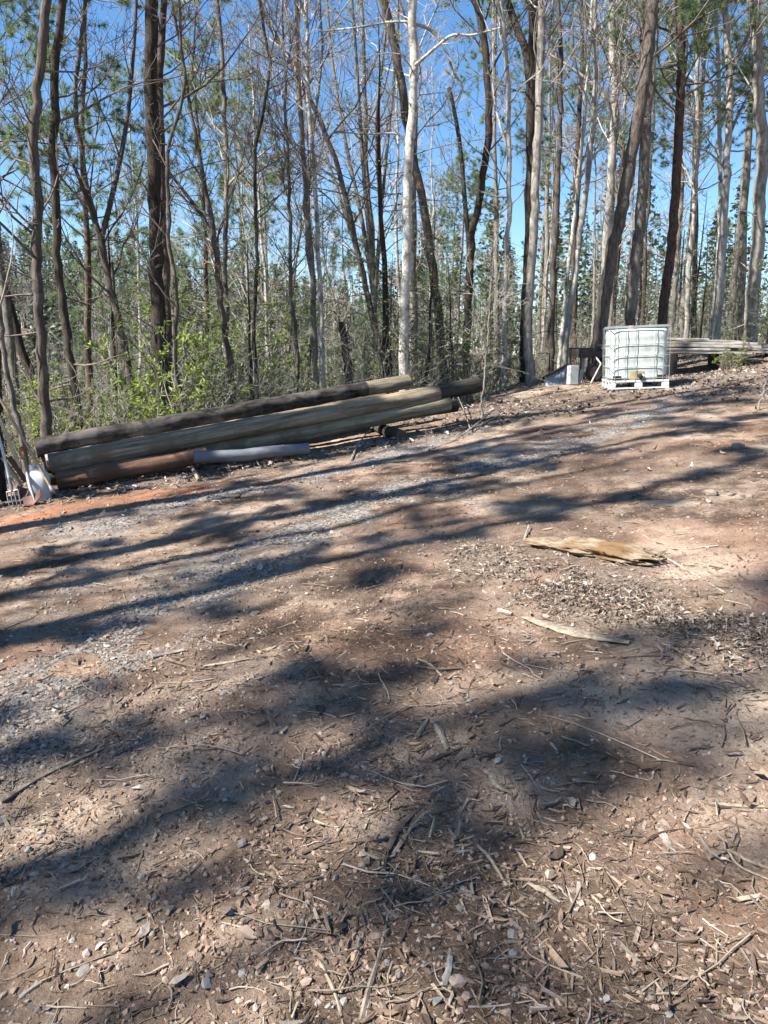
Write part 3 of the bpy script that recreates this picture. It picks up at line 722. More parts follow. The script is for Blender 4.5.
cnt = 0
while cnt < 56:
    y = 17 + 42 * rng.random() ** 1.1; t = -.62 + 1.24 * rng.random(); x = t * y
    if y < np.interp(x, CX, CY) + 2.2 or not free(x, y, 1.1): continue
    k = int(rng.choice(8, p=[.24, .10, .22, .10, .03, .11, .02, .18])); z = zone(x, y)
    put(protoB[k], x, y, KB[k] + ' bare tree standing in the woods ' + ZN[z][0], 'tree', KB[k] + ' trees ' + ZN[z][0], .8 + .4 * rng.random()); cnt += 1
cnt = 0
while cnt < 8:
    y = 20 + 34 * rng.random(); t = (.02 + .58 * rng.random()) if rng.random() < .78 else (-.6 + .5 * rng.random()); x = t * y
    if y < np.interp(x, CX, CY) + 2.5 or not free(x, y, 1.8): continue
    k = int(rng.integers(0, 3)); z = zone(x, y)
    put(protoP[k], x, y, 'thin crowned green pine in the woods ' + ZN[z][0], 'pine tree', 'pines ' + ZN[z][0], .8 + .4 * rng.random()); cnt += 1
cnt = 0
while cnt < 84:
    y = 12.5 + 30 * rng.random() ** 1.3; t = -.62 + 1.24 * rng.random(); x = t * y
    if y < np.interp(x, CX, CY) + 1.6 or not free(x, y, .9): continue
    k = int(rng.choice(4, p=[.3, .3, .2, .2])); z = zone(x, y)
    if t > .13 and k == 3: k = 1
    put(protoS[k], x, y, 'feathery young evergreen growing under the trees ' + ZN[z][0], 'sapling', 'young evergreens ' + ZN[z][0], .75 + .5 * rng.random()); cnt += 1
cnt = 0
while cnt < 92:
    y = 12 + 24 * rng.random() ** 1.3; t = -.62 + 1.24 * rng.random(); x = t * y
    if y < np.interp(x, CX, CY) + 1.2 or not free(x, y, .8): continue
    k = int(rng.choice([1, 1, 2, 2, 0])); z = zone(x, y)
    if t > .1: k = 2
    put(protoK[k], x, y, ('bright' if k == 0 else 'dull') + ' green leafy shrub growing under the trees ' + ZN[z][0], 'shrub', 'shrubs ' + ZN[z][0], .7 + .5 * rng.random()); cnt += 1
def at_d(px, d): return (px - 384) / FPX * d / (math.cos(PITCH) + math.sin(PITCH) * .22), d
for px, d, k, sc, lb in [(150, 12.4, 0, 1.15, 'bright yellow green shrub at the foot of the thickest dark trunk'), (198, 15.5, 3, 1.35, 'tall yellow green laurel between the snaking sapling and the crooked tree'), (222, 17, 3, 1.5, 'large yellow green laurel behind the crooked brown tree'), (118, 13.0, 0, 1.0, 'low bright green shrub under the forked grey tree'),
                         (246, 16.0, 3, 1.2, 'yellow green laurel right of the crooked brown tree'), (62, 14.2, 0, 1.15, 'bright green shrub between the two straight trunks at the left'), (292, 16.8, 3, 1.0, 'yellow green laurel behind the very thin straight brown tree'), (340, 17.5, 0, 1.25, 'bright green shrub behind the broken snag'), (432, 17.8, 3, .95, 'light green laurel behind the leaning brown trunk'), (20, 12.6, 1, .9, 'dull green thicket shrub behind the leaning tools')]:
    x, y = at_d(px, d); put(protoK[k], x, y, lb, 'shrub', None, sc)
for px, d, k, sc, lb in [(425, 15.2, 2, 1.2, 'feathery green sapling between the white mottled trunk and the leaning brown trunk'), (455, 16.2, 0, 1.3, 'light green feathery sapling left of the dark bowed tree'), (392, 16.5, 1, .95, 'feathery green sapling left of the white mottled trunk'), (700, 21.5, 1, .8, 'dark green young hemlock behind the middle of the lumber stack'), (768, 18.5, 0, .95, 'green young hemlock at the right edge by the lumber stack')]:
    x, y = at_d(px, d); put(protoS[k], x, y, lb, 'sapling', None, sc)
for px, d, k, sc, lb in [(14, 13.5, 0, .72, 'pine with low green boughs hanging into the top left corner'), (-6, 12.5, 1, .8, 'pine hanging green boughs over the very left edge of the woods'), (82, 16, 1, .85, 'pine with green boughs above the forked grey tree'), (205, 21, 1, .9, 'green pine topping the gap right of the snaking sapling'), (275, 27, 0, .75, 'dark green pine low behind the thin wavy tree'), (350, 30, 1, .75, 'green pine behind the many stemmed tree'), (455, 27, 1, .62, 'small crowned pine beside the dark bowed tree'),
                         (500, 26, 0, .8, 'pine with green boughs left of the dark forked trunk'), (572, 24, 1, 1.0, 'tall green pine right of the dead dark pine'), (604, 27, 2, .9, 'tall green pine behind the mottled grey tree'), (694, 26, 1, .95, 'green pine behind the thin pale tree over the lumber'), (740, 25, 0, 1.0, 'green pine left of the stout trunk at the right edge'), (775, 21, 1, .9, 'green pine at the right edge behind the stout trunk')]:
    x, y = at_d(px, d); put(protoP[k], x, y, lb, 'pine tree', None, sc)
for p_ in protoB + protoP + protoS + protoK:
    if p_.name not in used:
        for ch in list(p_.children): bpy.data.objects.remove(ch)
        bpy.data.objects.remove(p_)


# --- undergrowth and the wooded hill far off (uncountable) -------------------------------------------
def undergrowth():
    n = 9000; y = 11 + 26 * rng.random(n) ** 1.5; x = y * (-.66 + 1.32 * rng.random(n)); k = y > np.interp(x, CX, CY) + .6; x, y = x[k], y[k]; n = len(x)
    p = np.stack([x, y, gz(x, y) - .03], -1); L = .5 + 1.8 * rng.random(n) ** 1.6
    P, Rr = grow(p, np.array([0, 0, 1.]) + rng.normal(0, .28, (n, 3)), L, .003 + .004 * rng.random(n), 5, .14, .05, .35); V, F = tubes(P, Rr, 3); g = Geo().add(V, F)
    q, d, l, r = spawn(P, Rr, L, 5, .3, .8, .5); P2, R2 = grow(q, d, l, np.maximum(r * .8, .0025), 4, .18, .08, .5); V, F = tubes(P2, R2, 3); g.add(V, F)
    sel = rng.random(len(P2)) < .5; q, d, l, r = spawn(P2[sel], R2[sel], l[sel], 3, .3, .8, .5)
    m = len(q); T, B, N = rotm(m, .8); s = (.025 + .03 * rng.random((m, 1, 1))); V = np.array([[0, 0, 0], [.5, -.3, 0], [1.2, 0, -.1], [.5, .3, 0]])[None] * s
    g.add(place(V, T, B, N, q), fidx([[0, 1, 2, 3]], m, 4), 1, None, False)
    tag(g.build('undergrowth', [TW['grey'], LF['dull']]), 'thicket of thin bare stems and small leaves under the trees', 'undergrowth', kind='stuff')


def far_forest():
    n = 2600; r = 46 + 130 * rng.random(n) ** .8; a = np.radians(-62 + 124 * rng.random(n)); x = r * np.sin(a); y = r * np.cos(a); z = gz(x, y)
    kp = (np.degrees(a) < 3) | (rng.random(n) < .4); r, a, x, y, z = r[kp], a[kp], x[kp], y[kp], z[kp]; n = len(x); ev = rng.random(n) < .5; H = 9 + 7 * rng.random(n)
    p = np.stack([x, y, z - .3], -1); P = p[:, None] + np.array([0, 0, 1.]) * (np.linspace(0, 1, 4)[None, :, None] * H[:, None, None]) + rng.normal(0, .12, (n, 4, 3)); Rr = (.10 + .08 * rng.random((n, 1))) * np.array([1, .8, .5, .15])
    V, F = tubes(P, Rr, 4); g = Geo().add(V, F)
    b = ~ev; m = 70; c = np.repeat(p[b], m, 0); h = np.repeat(H[b], m); t = .3 + .7 * rng.random(len(c)); s = rng.normal(0, .5, (len(c), 2)); c = c + np.stack([s[:, 0] * (1.1 - t), s[:, 1] * (1.1 - t), t * h * .9], -1)
    d = nrm(np.stack([s[:, 0], s[:, 1], .6 + 0 * t], -1) + rng.normal(0, .3, (len(c), 3))); LL = .6 + 1.6 * rng.random(len(c)) * (1.2 - t)
    Pk, Rk = grow(c, d, LL, np.full(len(c), .03), 3, .2, .1, .3); V, F = tubes(Pk, Rk, 3); g.add(V, F)
    m = 420; c = np.repeat(p[ev], m, 0); h = np.repeat(H[ev], m); t = .22 + .78 * rng.random(len(c)); w = (1.05 - t) * h * .24; an = rng.random(len(c)) * 6.28; q = np.sqrt(rng.random(len(c)))
    c = c + np.stack([np.cos(an) * w * q, np.sin(an) * w * q, t * h], -1); k = len(c); T, B, N = rotm(k, .8); sz = .13 + .24 * rng.random((k, 1, 1))
    V = np.array([[-.5, -.35, 0], [.6, -.25, -.1], [.8, .3, -.15], [-.4, .4, 0]])[None] * sz
    g.add(place(V, T, B, N, c), fidx([[0, 1, 2, 3]], k, 4), 1, None, False)
    tag(g.build('distant_forest', [TW['far'], LF['far']]), 'grey and green woods covering the far hillside', 'forest', kind='stuff')


undergrowth(); far_forest()


# ------------------------------------------------------------------ pole pile
M_DARKLOG = wood_mat('log_dark_bark', (.010, .009, .008), (.055, .047, .042), (5, 16, 16), .95, 1.0, (.10, .088, .078))
M_TAN = wood_mat('pole_weathered_tan', (.095, .075, .052), (.31, .25, .175), (1.0, 20, 20), .9, 1.0, (.15, .115, .075))
M_GREEN = wood_mat('pole_greenish', (.09, .075, .05), (.28, .235, .165), (1.0, 20, 20), .9, 1.0, (.13, .105, .07))
M_RED = wood_mat('pole_reddish', (.07, .038, .026), (.20, .115, .075), (1.0, 20, 20), .9, .9, (.10, .055, .035))
M_PALELOG = wood_mat('log_peeled_pale', (.26, .23, .19), (.48, .44, .39), (1.5, 20, 20), .8, .4)
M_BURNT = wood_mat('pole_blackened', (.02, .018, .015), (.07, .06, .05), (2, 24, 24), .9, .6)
M_PIPE = plain('pipe_pale_grey', (.115, .12, .135), .55, .4)


def end_mat():
    m, nt, bs, ln = mat('cut_wood_end'); spec(bs, .9, .15)
    w = nt.nodes.new('ShaderNodeTexWave'); w.wave_type = 'RINGS'; w.rings_direction = 'X'; w.inputs['Scale'].default_value = 18; w.inputs['Distortion'].default_value = 3; w.inputs['Detail'].default_value = 4
    ln(coords(nt), w.inputs['Vector']); c = ramp(nt, w.outputs['Fac'], [(0, (.045, .034, .025)), (1, (.14, .108, .078))]); ln(c, bs.inputs['Base Color']); bump(nt, w.outputs['Fac'], .4, .006, bs); return m


M_END = end_mat(); M_HOLE = plain('pipe_inside', (.05, .05, .055), .8)


def axis_matrix(A, B):
    x = Vector(B - A).normalized(); y = Vector((0, 0, 1)).cross(x).normalized(); z = x.cross(y)
    return Matrix(((x.x, y.x, z.x, A[0]), (x.y, y.y, z.y, A[1]), (x.z, y.z, z.z, A[2]), (0, 0, 0, 1)))


def pole(name, label, cat, A, B, ra, rb, m, group=None, n=32, K=90, rough=.055, sag=.0, end=None, sleeve=None):
    A = np.array(A, float); B = np.array(B, float); L = np.linalg.norm(B - A); t = np.linspace(0, 1, K)
    s = rng.random() * 50
    P = np.stack([t * L, .02 * (fbm(t * 3, t * 0 + s, 5, 2) - .5) * 2, .02 * (fbm(t * 3, t * 0 + s + 7, 6, 2) - .5) * 2 - sag * 4 * t * (1 - t)], -1)
    V, F = tubes(P, ra + (rb - ra) * t, n); ang = np.tile(np.arange(n), K) * 2 * math.pi / n; tt = np.repeat(t * L, n)
    c = np.repeat(P, n, 0); f = 1 + rough * 2 * (fbm(tt * 2.5 + s, np.cos(ang) * 1.5 + np.sin(ang) * .7, 9, 3) - .5) + rough * .9 * (vn(tt * 14, ang * 5, 12) - .5) + rough * 1.2 * np.exp(-((vn(tt * 1.1 + s, ang * 1.2, 15) - .97) / .03) ** 2)
    V = c + (V - c) * f[:, None]
    o = Geo().add(V, F).build(name, m); tag(o, label, cat, group); o.matrix_world = axis_matrix(A, B)
    for k, (i0, sg) in enumerate(((0, -1), ((K - 1) * n, 1))):
        ring = V[i0:i0 + n]; cc = ring.mean(0); V2 = np.vstack([ring * .998 + cc * .002, cc + (ring - cc) * .5, cc[None]]); V2[n:2 * n, 0] += sg * .004; V2[-1, 0] += sg * .004
        j = np.arange(n); j2 = (j + 1) % n; F4 = np.stack([j, j2, n + j2, n + j], -1); F3 = np.stack([n + j, n + j2, np.full(n, 2 * n)], -1)
        e = Geo().add(V2, F4, 0, None, False); e.F.append((F3, 0, False)); e.build('cut_end', end or M_END, o)
    if sleeve is not None:
        a0, a1, ms = sleeve; k0, k1 = int(a0 * K), int(a1 * K); V3 = (c + (V - c) * 1.012).reshape(K, n, 3)[k0:k1].reshape(-1, 3); kk = k1 - k0
        k_ = np.arange(kk - 1)[:, None] * n; j = np.arange(n); j2 = (j + 1) % n
        Geo().add(V3, np.stack([k_ + j, k_ + j2, k_ + n + j2, k_ + n + j], -1).reshape(-1, 4)).build('peeled_section', ms, o)
    return o


GP = 'poles and logs in the pile'
A4, B4 = at(57, 481, 9.50), at(206, 455.5, 10.15)
pole('wooden_pole', 'reddish brown pole lying lowest at the front left of the log pile', 'log', A4, B4, .118, .108, M_RED, GP)
A2, B2 = at(50, 465, 9.68), at(478, 384.5, 12.0)
pole('wooden_pole', 'long tan pole with a blackened right end, longest of the pile', 'log', A2, B2, .140, .118, M_TAN, GP, sleeve=(.88, 1.0, M_BURNT), end=M_BURNT)
A3, B3 = at(190, 453, 10.45), at(449, 404, 11.75)
pole('wooden_pole', 'greenish tan pole lying under the longest pole at the right front', 'log', A3, B3, .135, .118, M_GREEN, GP)
A5, B5 = at(200, 447, 10.85), at(456, 404.5, 12.15)
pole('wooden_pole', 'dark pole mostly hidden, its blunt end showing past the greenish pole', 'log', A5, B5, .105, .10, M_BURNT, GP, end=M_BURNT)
A1, B1 = at(35, 447, 10.0), at(408, 381, 12.55)
pole('bark_log', 'dark bark covered log with a peeled tan right end on top of the pile', 'log', A1, B1, .125, .11, M_DARKLOG, GP, rough=.11, sleeve=(.86, 1.0, M_GREEN))
A6, B6 = at(46, 461, 9.95), at(255, 428, 11.1)
pole('split_log', 'pale split log lying between the dark log and the longest pole', 'split log', A6, B6, .085, .07, M_PALELOG, GP, rough=.22)
A7 = A1 + np.array([.05, .08, -.24]); B7 = B1 + np.array([-.4, .08, -.25])
pole('wooden_pole', 'brown pole hidden beneath the dark bark log at the back of the pile', 'log', A7, B7, .115, .11, M_TAN, GP)
A8 = A7 + np.array([.05, .0, -.2]); B8 = B7 + np.array([-.4, .02, -.22])
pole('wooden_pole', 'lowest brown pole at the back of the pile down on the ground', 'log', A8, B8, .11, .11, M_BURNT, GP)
for (x0, x1, y0, lb) in ((.05, .95, 11.0, 'short dark log propping up the right end of the pole pile'), (-1.5, -.75, 10.35, 'short dark log under the middle of the pole pile')):
    a = np.array([x0 + .2, y0, 0]); b_ = np.array([x0 - .25, y0 + 1.5, 0]); a[2] = g1(a[0], a[1]) + .06; b_[2] = g1(b_[0], b_[1]) + .06
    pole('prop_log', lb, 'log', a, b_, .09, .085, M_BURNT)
Ap, Bp = at(194, 456.5, 9.80), at(309, 449.5, 10.2)
pole('pale_pipe', 'pale bluish grey pipe lying against the foot of the pole pile', 'pipe', Ap, Bp, .082, .074, M_PIPE, end=M_HOLE, rough=.05, sag=.015)


def stick(name, label, cat, pts, r0, r1, m, forks=(), n=7, lift=0.0, flat=1.0, group=None, rough=.25, K=None, lens=False):
    """a stick, root or strip lying on the ground; pts in ground metres or pixels hit on the ground"""
    P = np.array([hit(*p)[:3] if len(p) == 2 else (*hit(p[0], p[1])[:2], 0) for p in pts])
    for k, p in enumerate(pts): P[k, 2] = g1(P[k, 0], P[k, 1]) + (p[2] if len(p) > 2 else 0) + r0 * flat * .6 + lift
    b = P[0].copy(); K = K or max(8, 5 * len(pts)); C = catmull(P - b, K)
    s = rng.random() * 90; t = np.linspace(0, 1, K)
    V, F = tubes(C, (r0 + (r1 - r0) * t) * (1 + rough * (fbm(t * 7, t * 0 + s, 3, 2) - .5) * 2), n, jit=rough * .8)
    c = np.repeat(C, n, 0)
    if lens: V = c + (V - c) * np.repeat(.3 + .8 * np.sin(math.pi * (.04 + .92 * t)) ** .8 * (.7 + .6 * fbm(t * 6, t * 0 + s, 4, 2)), n)[:, None]
    V[:, 2] = c[:, 2] + (V[:, 2] - c[:, 2]) * flat
    g = Geo().add(V, F, 0, None, n > 6)
    for i in (0, K - 1):
        g.add(np.vstack([V[i * n:(i + 1) * n], C[i:i + 1]]), np.stack([np.arange(n), (np.arange(n) + 1) % n, np.full(n, n)], -1), 0, None, False)
    for fp, w0, w1 in forks:
        Q = np.array([(*hit(p[0], p[1])[:2], 0) for p in fp]); Q[:, 2] = [g1(q[0], q[1]) + (p[2] if len(p) > 2 else 0) + w0 for q, p in zip(Q, fp)]
        Q = catmull(Q - b, 3 * len(fp) + 2); V, F = tubes(Q, np.linspace(w0, w1, len(Q)), 5); g.add(V, F)
    o = g.build(name, m); o.location = b; tag(o, label, cat, group); return o


M_STK = wood_mat('stick_tan', (.14, .11, .08), (.29, .24, .18), (30, 30, 30), .85, .5)
M_STKG = wood_mat('stick_grey', (.14, .12, .10), (.31, .275, .24), (18, 18, 18), .9, .5)
M_STKD = wood_mat('stick_dark', (.05, .038, .03), (.15, .11, .085), (18, 18, 18), .9, .5)
M_ROT = wood_mat('rotten_log', (.095, .068, .045), (.27, .213, .15), (7, 48, 48), .95, 1.0, (.13, .075, .037))


def rotten_log():
    a = hit(528, 545); b = hit(656, 563); A = np.array([a[0], a[1], g1(a[0], a[1]) + .035]); B = np.array([b[0], b[1], g1(b[0], b[1]) + .04]); L = np.linalg.norm(B - A)
    K, n = 90, 36; t = np.linspace(0, 1, K); prof = np.interp(t, [0, .05, .2, .5, .7, .85, .95, 1], [.026, .046, .062, .072, .080, .080, .072, .05])
    P = np.stack([t * L, .03 * np.sin(t * 5), 0 * t], -1); V, F = tubes(P, prof, n); c = np.repeat(P, n, 0); ang = np.tile(np.arange(n), K) * 2 * math.pi / n; tt = np.repeat(t, n)
    f = 1 + 1.0 * (fbm(tt * 5, np.cos(ang) * 3 + 4, 77, 3) - .5) + .8 * (fbm(tt * 9, ang * 3, 78, 3) - .5) + .5 * (vn(tt * 4, ang * 6, 75) - .5)
    d = (V - c) * f[:, None]; d[:, 2] = np.where(d[:, 2] > 0, d[:, 2] * .8, d[:, 2] * .5); d[:, 1] *= 1.15
    V = c + d; V[:, 0] += np.where(tt > .8, (tt - .8) * 1.2 * (fbm(ang * 4, tt * 3, 79, 2) - .5), 0) + np.where(tt < .1, (.1 - tt) * .8 * (vn(ang * 3, tt, 80) - .5), 0)
    o = Geo().add(V, F).build('rotten_log', M_ROT); tag(o, 'rotten tan log chunk with an orange crumbling right end on the bare dirt', 'log'); o.matrix_world = axis_matrix(A, B)
    for s in range(30):   # loose strips of bark hanging at its right end and foot
        q = np.array([L * (.45 + .55 * rng.random()), -.09 + .17 * rng.random(), -.035 + .05 * rng.random()]); d = np.array([rng.normal(.5, .4), rng.normal(-.1, .4), .15 * rng.random()])
        Pk = q + nrm(d) * np.linspace(0, .05 + .12 * rng.random() ** 2, 4)[:, None]; V, F = tubes(Pk, np.array([.006, .009, .006, .002]) * (.5 + .9 * rng.random()), 4); Geo().add(V, F, 0, None, False).build('bark_strip', M_ROT, o)


rotten_log()
S = lambda label, pts, r0, r1, m, **k: stick(k.pop('name', 'fallen_stick'), label, k.pop('cat', 'stick'), pts, r0, r1, m, **{'n': 5, 'rough': .4, **k})
S('flat pale bark strip lying below the rotten log', [(523, 618), (562, 630), (598, 638), (630, 646)], .034, .042, M_STK, name='bark_strip', cat='bark', n=10, flat=.3, lens=True, rough=.5)
S('short stub of wood standing at the left tip of the rotten log', [(524, 540), (529, 530, .03)], .009, .006, M_STKG)
S('dark broken piece in front of the flat pale bark strip', [(584, 648), (596, 652)], .016, .012, M_STKD)
S('long thin pale twig running right from the rotten log to the bare bank', [(668, 556), (690, 570), (726, 592)], .008, .005, M_STKG)
S('tan stick poking up beside the grey pipe at the pile', [(199, 482), (190, 470, .07), (181, 460, .16)], .026, .022, M_STK, name='broken_board', cat='board', flat=1)
S('curved bare branch arching from the dirt towards the greenish pole', [(351, 462), (358, 448, .05), (374, 436, .16), (400, 421, .35)], .014, .006, M_STKG, name='fallen_branch', cat='branch', forks=[([(385, 430, .2), (372, 425, .3)], .005, .002), ([(395, 424, .3), (392, 412, .35)], .004, .002)])
S('grey fallen branch lying among leaves right of the pole ends', [(428, 451), (450, 443), (470, 434, .05), (492, 420, .12)], .013, .011, M_STKG, name='fallen_branch', cat='branch', forks=[([(470, 434, .05), (464, 422, .15), (456, 411, .3)], .010, .005), ([(480, 430, .05), (500, 424, .1)], .009, .004)])
S('thick short grey stick, upper of two lying in the left wheel track', [(152, 660), (168, 655), (184, 651)], .015, .012, M_STKG)
S('flat tan stick right of the wheel track', [(204, 668), (228, 666), (250, 662)], .017, .012, M_STK, flat=.5, lens=True)
S('thin dark twig lying left of the flat tan stick', [(166, 664), (196, 669), (222, 672)], .008, .005, M_STKD)
S('long pale cornstalk like stick at the left edge of the dirt', [(0, 806), (45, 776), (104, 751)], .012, .006, M_STK)
S('tan split stick pointing up the slope in the middle foreground', [(432, 722), (440, 738), (447, 752)], .016, .013, M_STK, flat=.5, lens=True)
S('tan splinter crossing left of the split stick', [(418, 740), (428, 722)], .009, .006, M_STK)
S('dark stick lying below the tan split stick', [(432, 764), (448, 757), (462, 750)], .010, .007, M_STKD)
S('shattered reddish sticks heap upper piece', [(412, 668), (436, 672), (460, 670)], .010, .006, M_STKD)
S('pale stick crossing the shattered dark piece', [(418, 660), (430, 668), (442, 680)], .008, .006, M_STK)
S('long curved dark bark strip left of the middle foreground', [(385, 858), (400, 828), (418, 806), (432, 795)], .012, .008, M_STKD, flat=.5, lens=True)
S('second curved tan bark strip beside the dark one', [(393, 855), (408, 832), (425, 812)], .010, .007, M_STK, flat=.5, lens=True)
S('slim pale reed lying diagonally in the right foreground', [(478, 846), (490, 862), (507, 884)], .006, .005, M_STK)
S('flat tan wood chip below the pale reed', [(528, 884), (545, 893), (560, 903)], .014, .010, M_STK, flat=.4, lens=True)
S('small tan wood chip beside the flat chip', [(556, 890), (574, 904)], .009, .008, M_STK, flat=.4, lens=True)
S('orange brown bark curl in the right foreground', [(490, 776), (496, 790), (512, 796)], .016, .010, M_STK, flat=.3, lens=True)
S('bent dry cane at the bottom edge centre', [(361, 1022), (370, 990), (380, 955), (388, 916)], .0075, .004, M_STK)
S('second dry cane lying along the bent one', [(366, 1022), (374, 980), (384, 945)], .005, .003, M_STKG)
S('short pale straw left of the bent dry cane', [(320, 968), (333, 990), (342, 1015)], .0065, .004, M_STK)
S('curled grey bark piece right of the bent dry cane', [(443, 990), (449, 972), (450, 952)], .010, .006, M_STKG, flat=.4, lens=True)
S('thin white root crossing near the bottom edge', [(468, 1013), (495, 1009), (533, 1001)], .0035, .002, M_STKG)
S('dark twisted stick in the lower left foreground', [(132, 1022), (155, 1012), (178, 1003)], .008, .005, M_STKD)
S('pale split bark lying at the lower left edge', [(20, 1005), (34, 1000), (45, 992)], .012, .006, M_STKG, flat=.3, lens=True)
S('crooked pale stick at the right edge of the foreground', [(708, 862), (728, 852), (748, 858), (772, 868)], .008, .005, M_STK, forks=[([(728, 852), (740, 866), (770, 880)], .005, .003)])
S('fine dark twig in the right foreground', [(642, 845), (660, 838, .01), (684, 830)], .004, .002, M_STKD)
S('flat grey leafy bark flake in the right foreground', [(660, 830), (668, 845), (676, 856)], .014, .008, M_STKG, flat=.25, lens=True)
S('pale long stick lying at the right of the dirt', [(708, 806), (735, 808), (764, 812)], .008, .005, M_STK)
S('short tan twig left of centre under the shaded track', [(270, 826), (300, 842), (322, 838)], .005, .003, M_STKD)
S('tan stick lying in the shade left of centre', [(296, 860), (320, 850), (342, 842)], .006, .004, M_STKD)
S('grey stick half buried beside the leaf hollow', [(498, 612), (512, 616)], .014, .012, M_STKG)


M_ROCK = plain('field_stone', (.18, .15, .12), .9, .2, 0, .3)


def rock(label, px, py, s, sq=.6, m=None):
    p = hit(px, py); me = bpy.data.meshes.new('rock'); import bmesh
    bm = bmesh.new(); bmesh.ops.create_icosphere(bm, subdivisions=3, radius=1); sd = rng.random() * 50
    co = np.array([v.co[:] for v in bm.verts]); f = 1 + .7 * (fbm(co[:, 0] * 1.2 + sd, co[:, 1] * 1.2 + co[:, 2] * .9, 3, 3) - .5)
    co = np.sign(co) * np.abs(co) ** .8 * f[:, None] * np.array([s, s * .8, s * sq])
    for v, c in zip(bm.verts, co): v.co = c
    bm.to_mesh(me); bm.free(); me.materials.append(m or M_ROCK); o = bpy.data.objects.new('rock', me); COL.objects.link(o); o.location = (p[0], p[1], g1(p[0], p[1]) + s * sq * .35); o.rotation_euler = (0, 0, rng.random() * 6); tag(o, label, 'rock')


rock('tan blocky rock, largest stone on the right side of the dirt', 711, 496, .052, .62)
rock('flat grey stone below the shaded bank at the right', 737, 450, .06, .6)
rock('small pale stone right of the tan blocky rock', 731, 496, .03)
rock('small pale stone nearest the right edge beside two others', 749, 496, .03)
rock('grey stone lying near the leaf hollow at the left tip', 463, 553, .026)
rock('white angular pebble in the lower left dirt', 243, 851, .016, .7)
rock('pale rounded pebble in the lower right gravel', 461, 908, .014, .5)
rock('buff stone beside the track below the tank', 626, 470, .035, .4)

# ------------------------------------------------------------------ water tank in a cage
M_HDPE, nt_, bs_, ln_ = mat('tank_white_plastic'); spec(bs_, .42, .4)
bs_.inputs['Subsurface Weight'].default_value = .3; bs_.inputs['Subsurface Radius'].default_value = (.05, .05, .05); bs_.inputs['Subsurface Scale'].default_value = .5
ln_(ramp(nt_, noise(nt_, coords(nt_, (3, 3, 1.2)), 2.5, 5, .6), [(.32, (.34, .375, .34)), (.6, (.50, .535, .50))]), bs_.inputs['Base Color'])
M_GALV = plain('cage_galvanised', (.30, .33, .33), .45, .5, .55, .15)
M_PALLET = plain('pallet_grey_plastic', (.52, .53, .50), .6, .3, 0, .2)
M_TANPL = plain('valve_plate_tan', (.32, .26, .14), .7, .3, 0, .3)
M_REDC = plain('cap_red', (.50, .19, .16), .5, .4)
M_BLK = plain('dark_opening', (.02, .02, .02), .8, .2)
M_WHT = plain('cap_white', (.72, .72, .68), .5, .4)


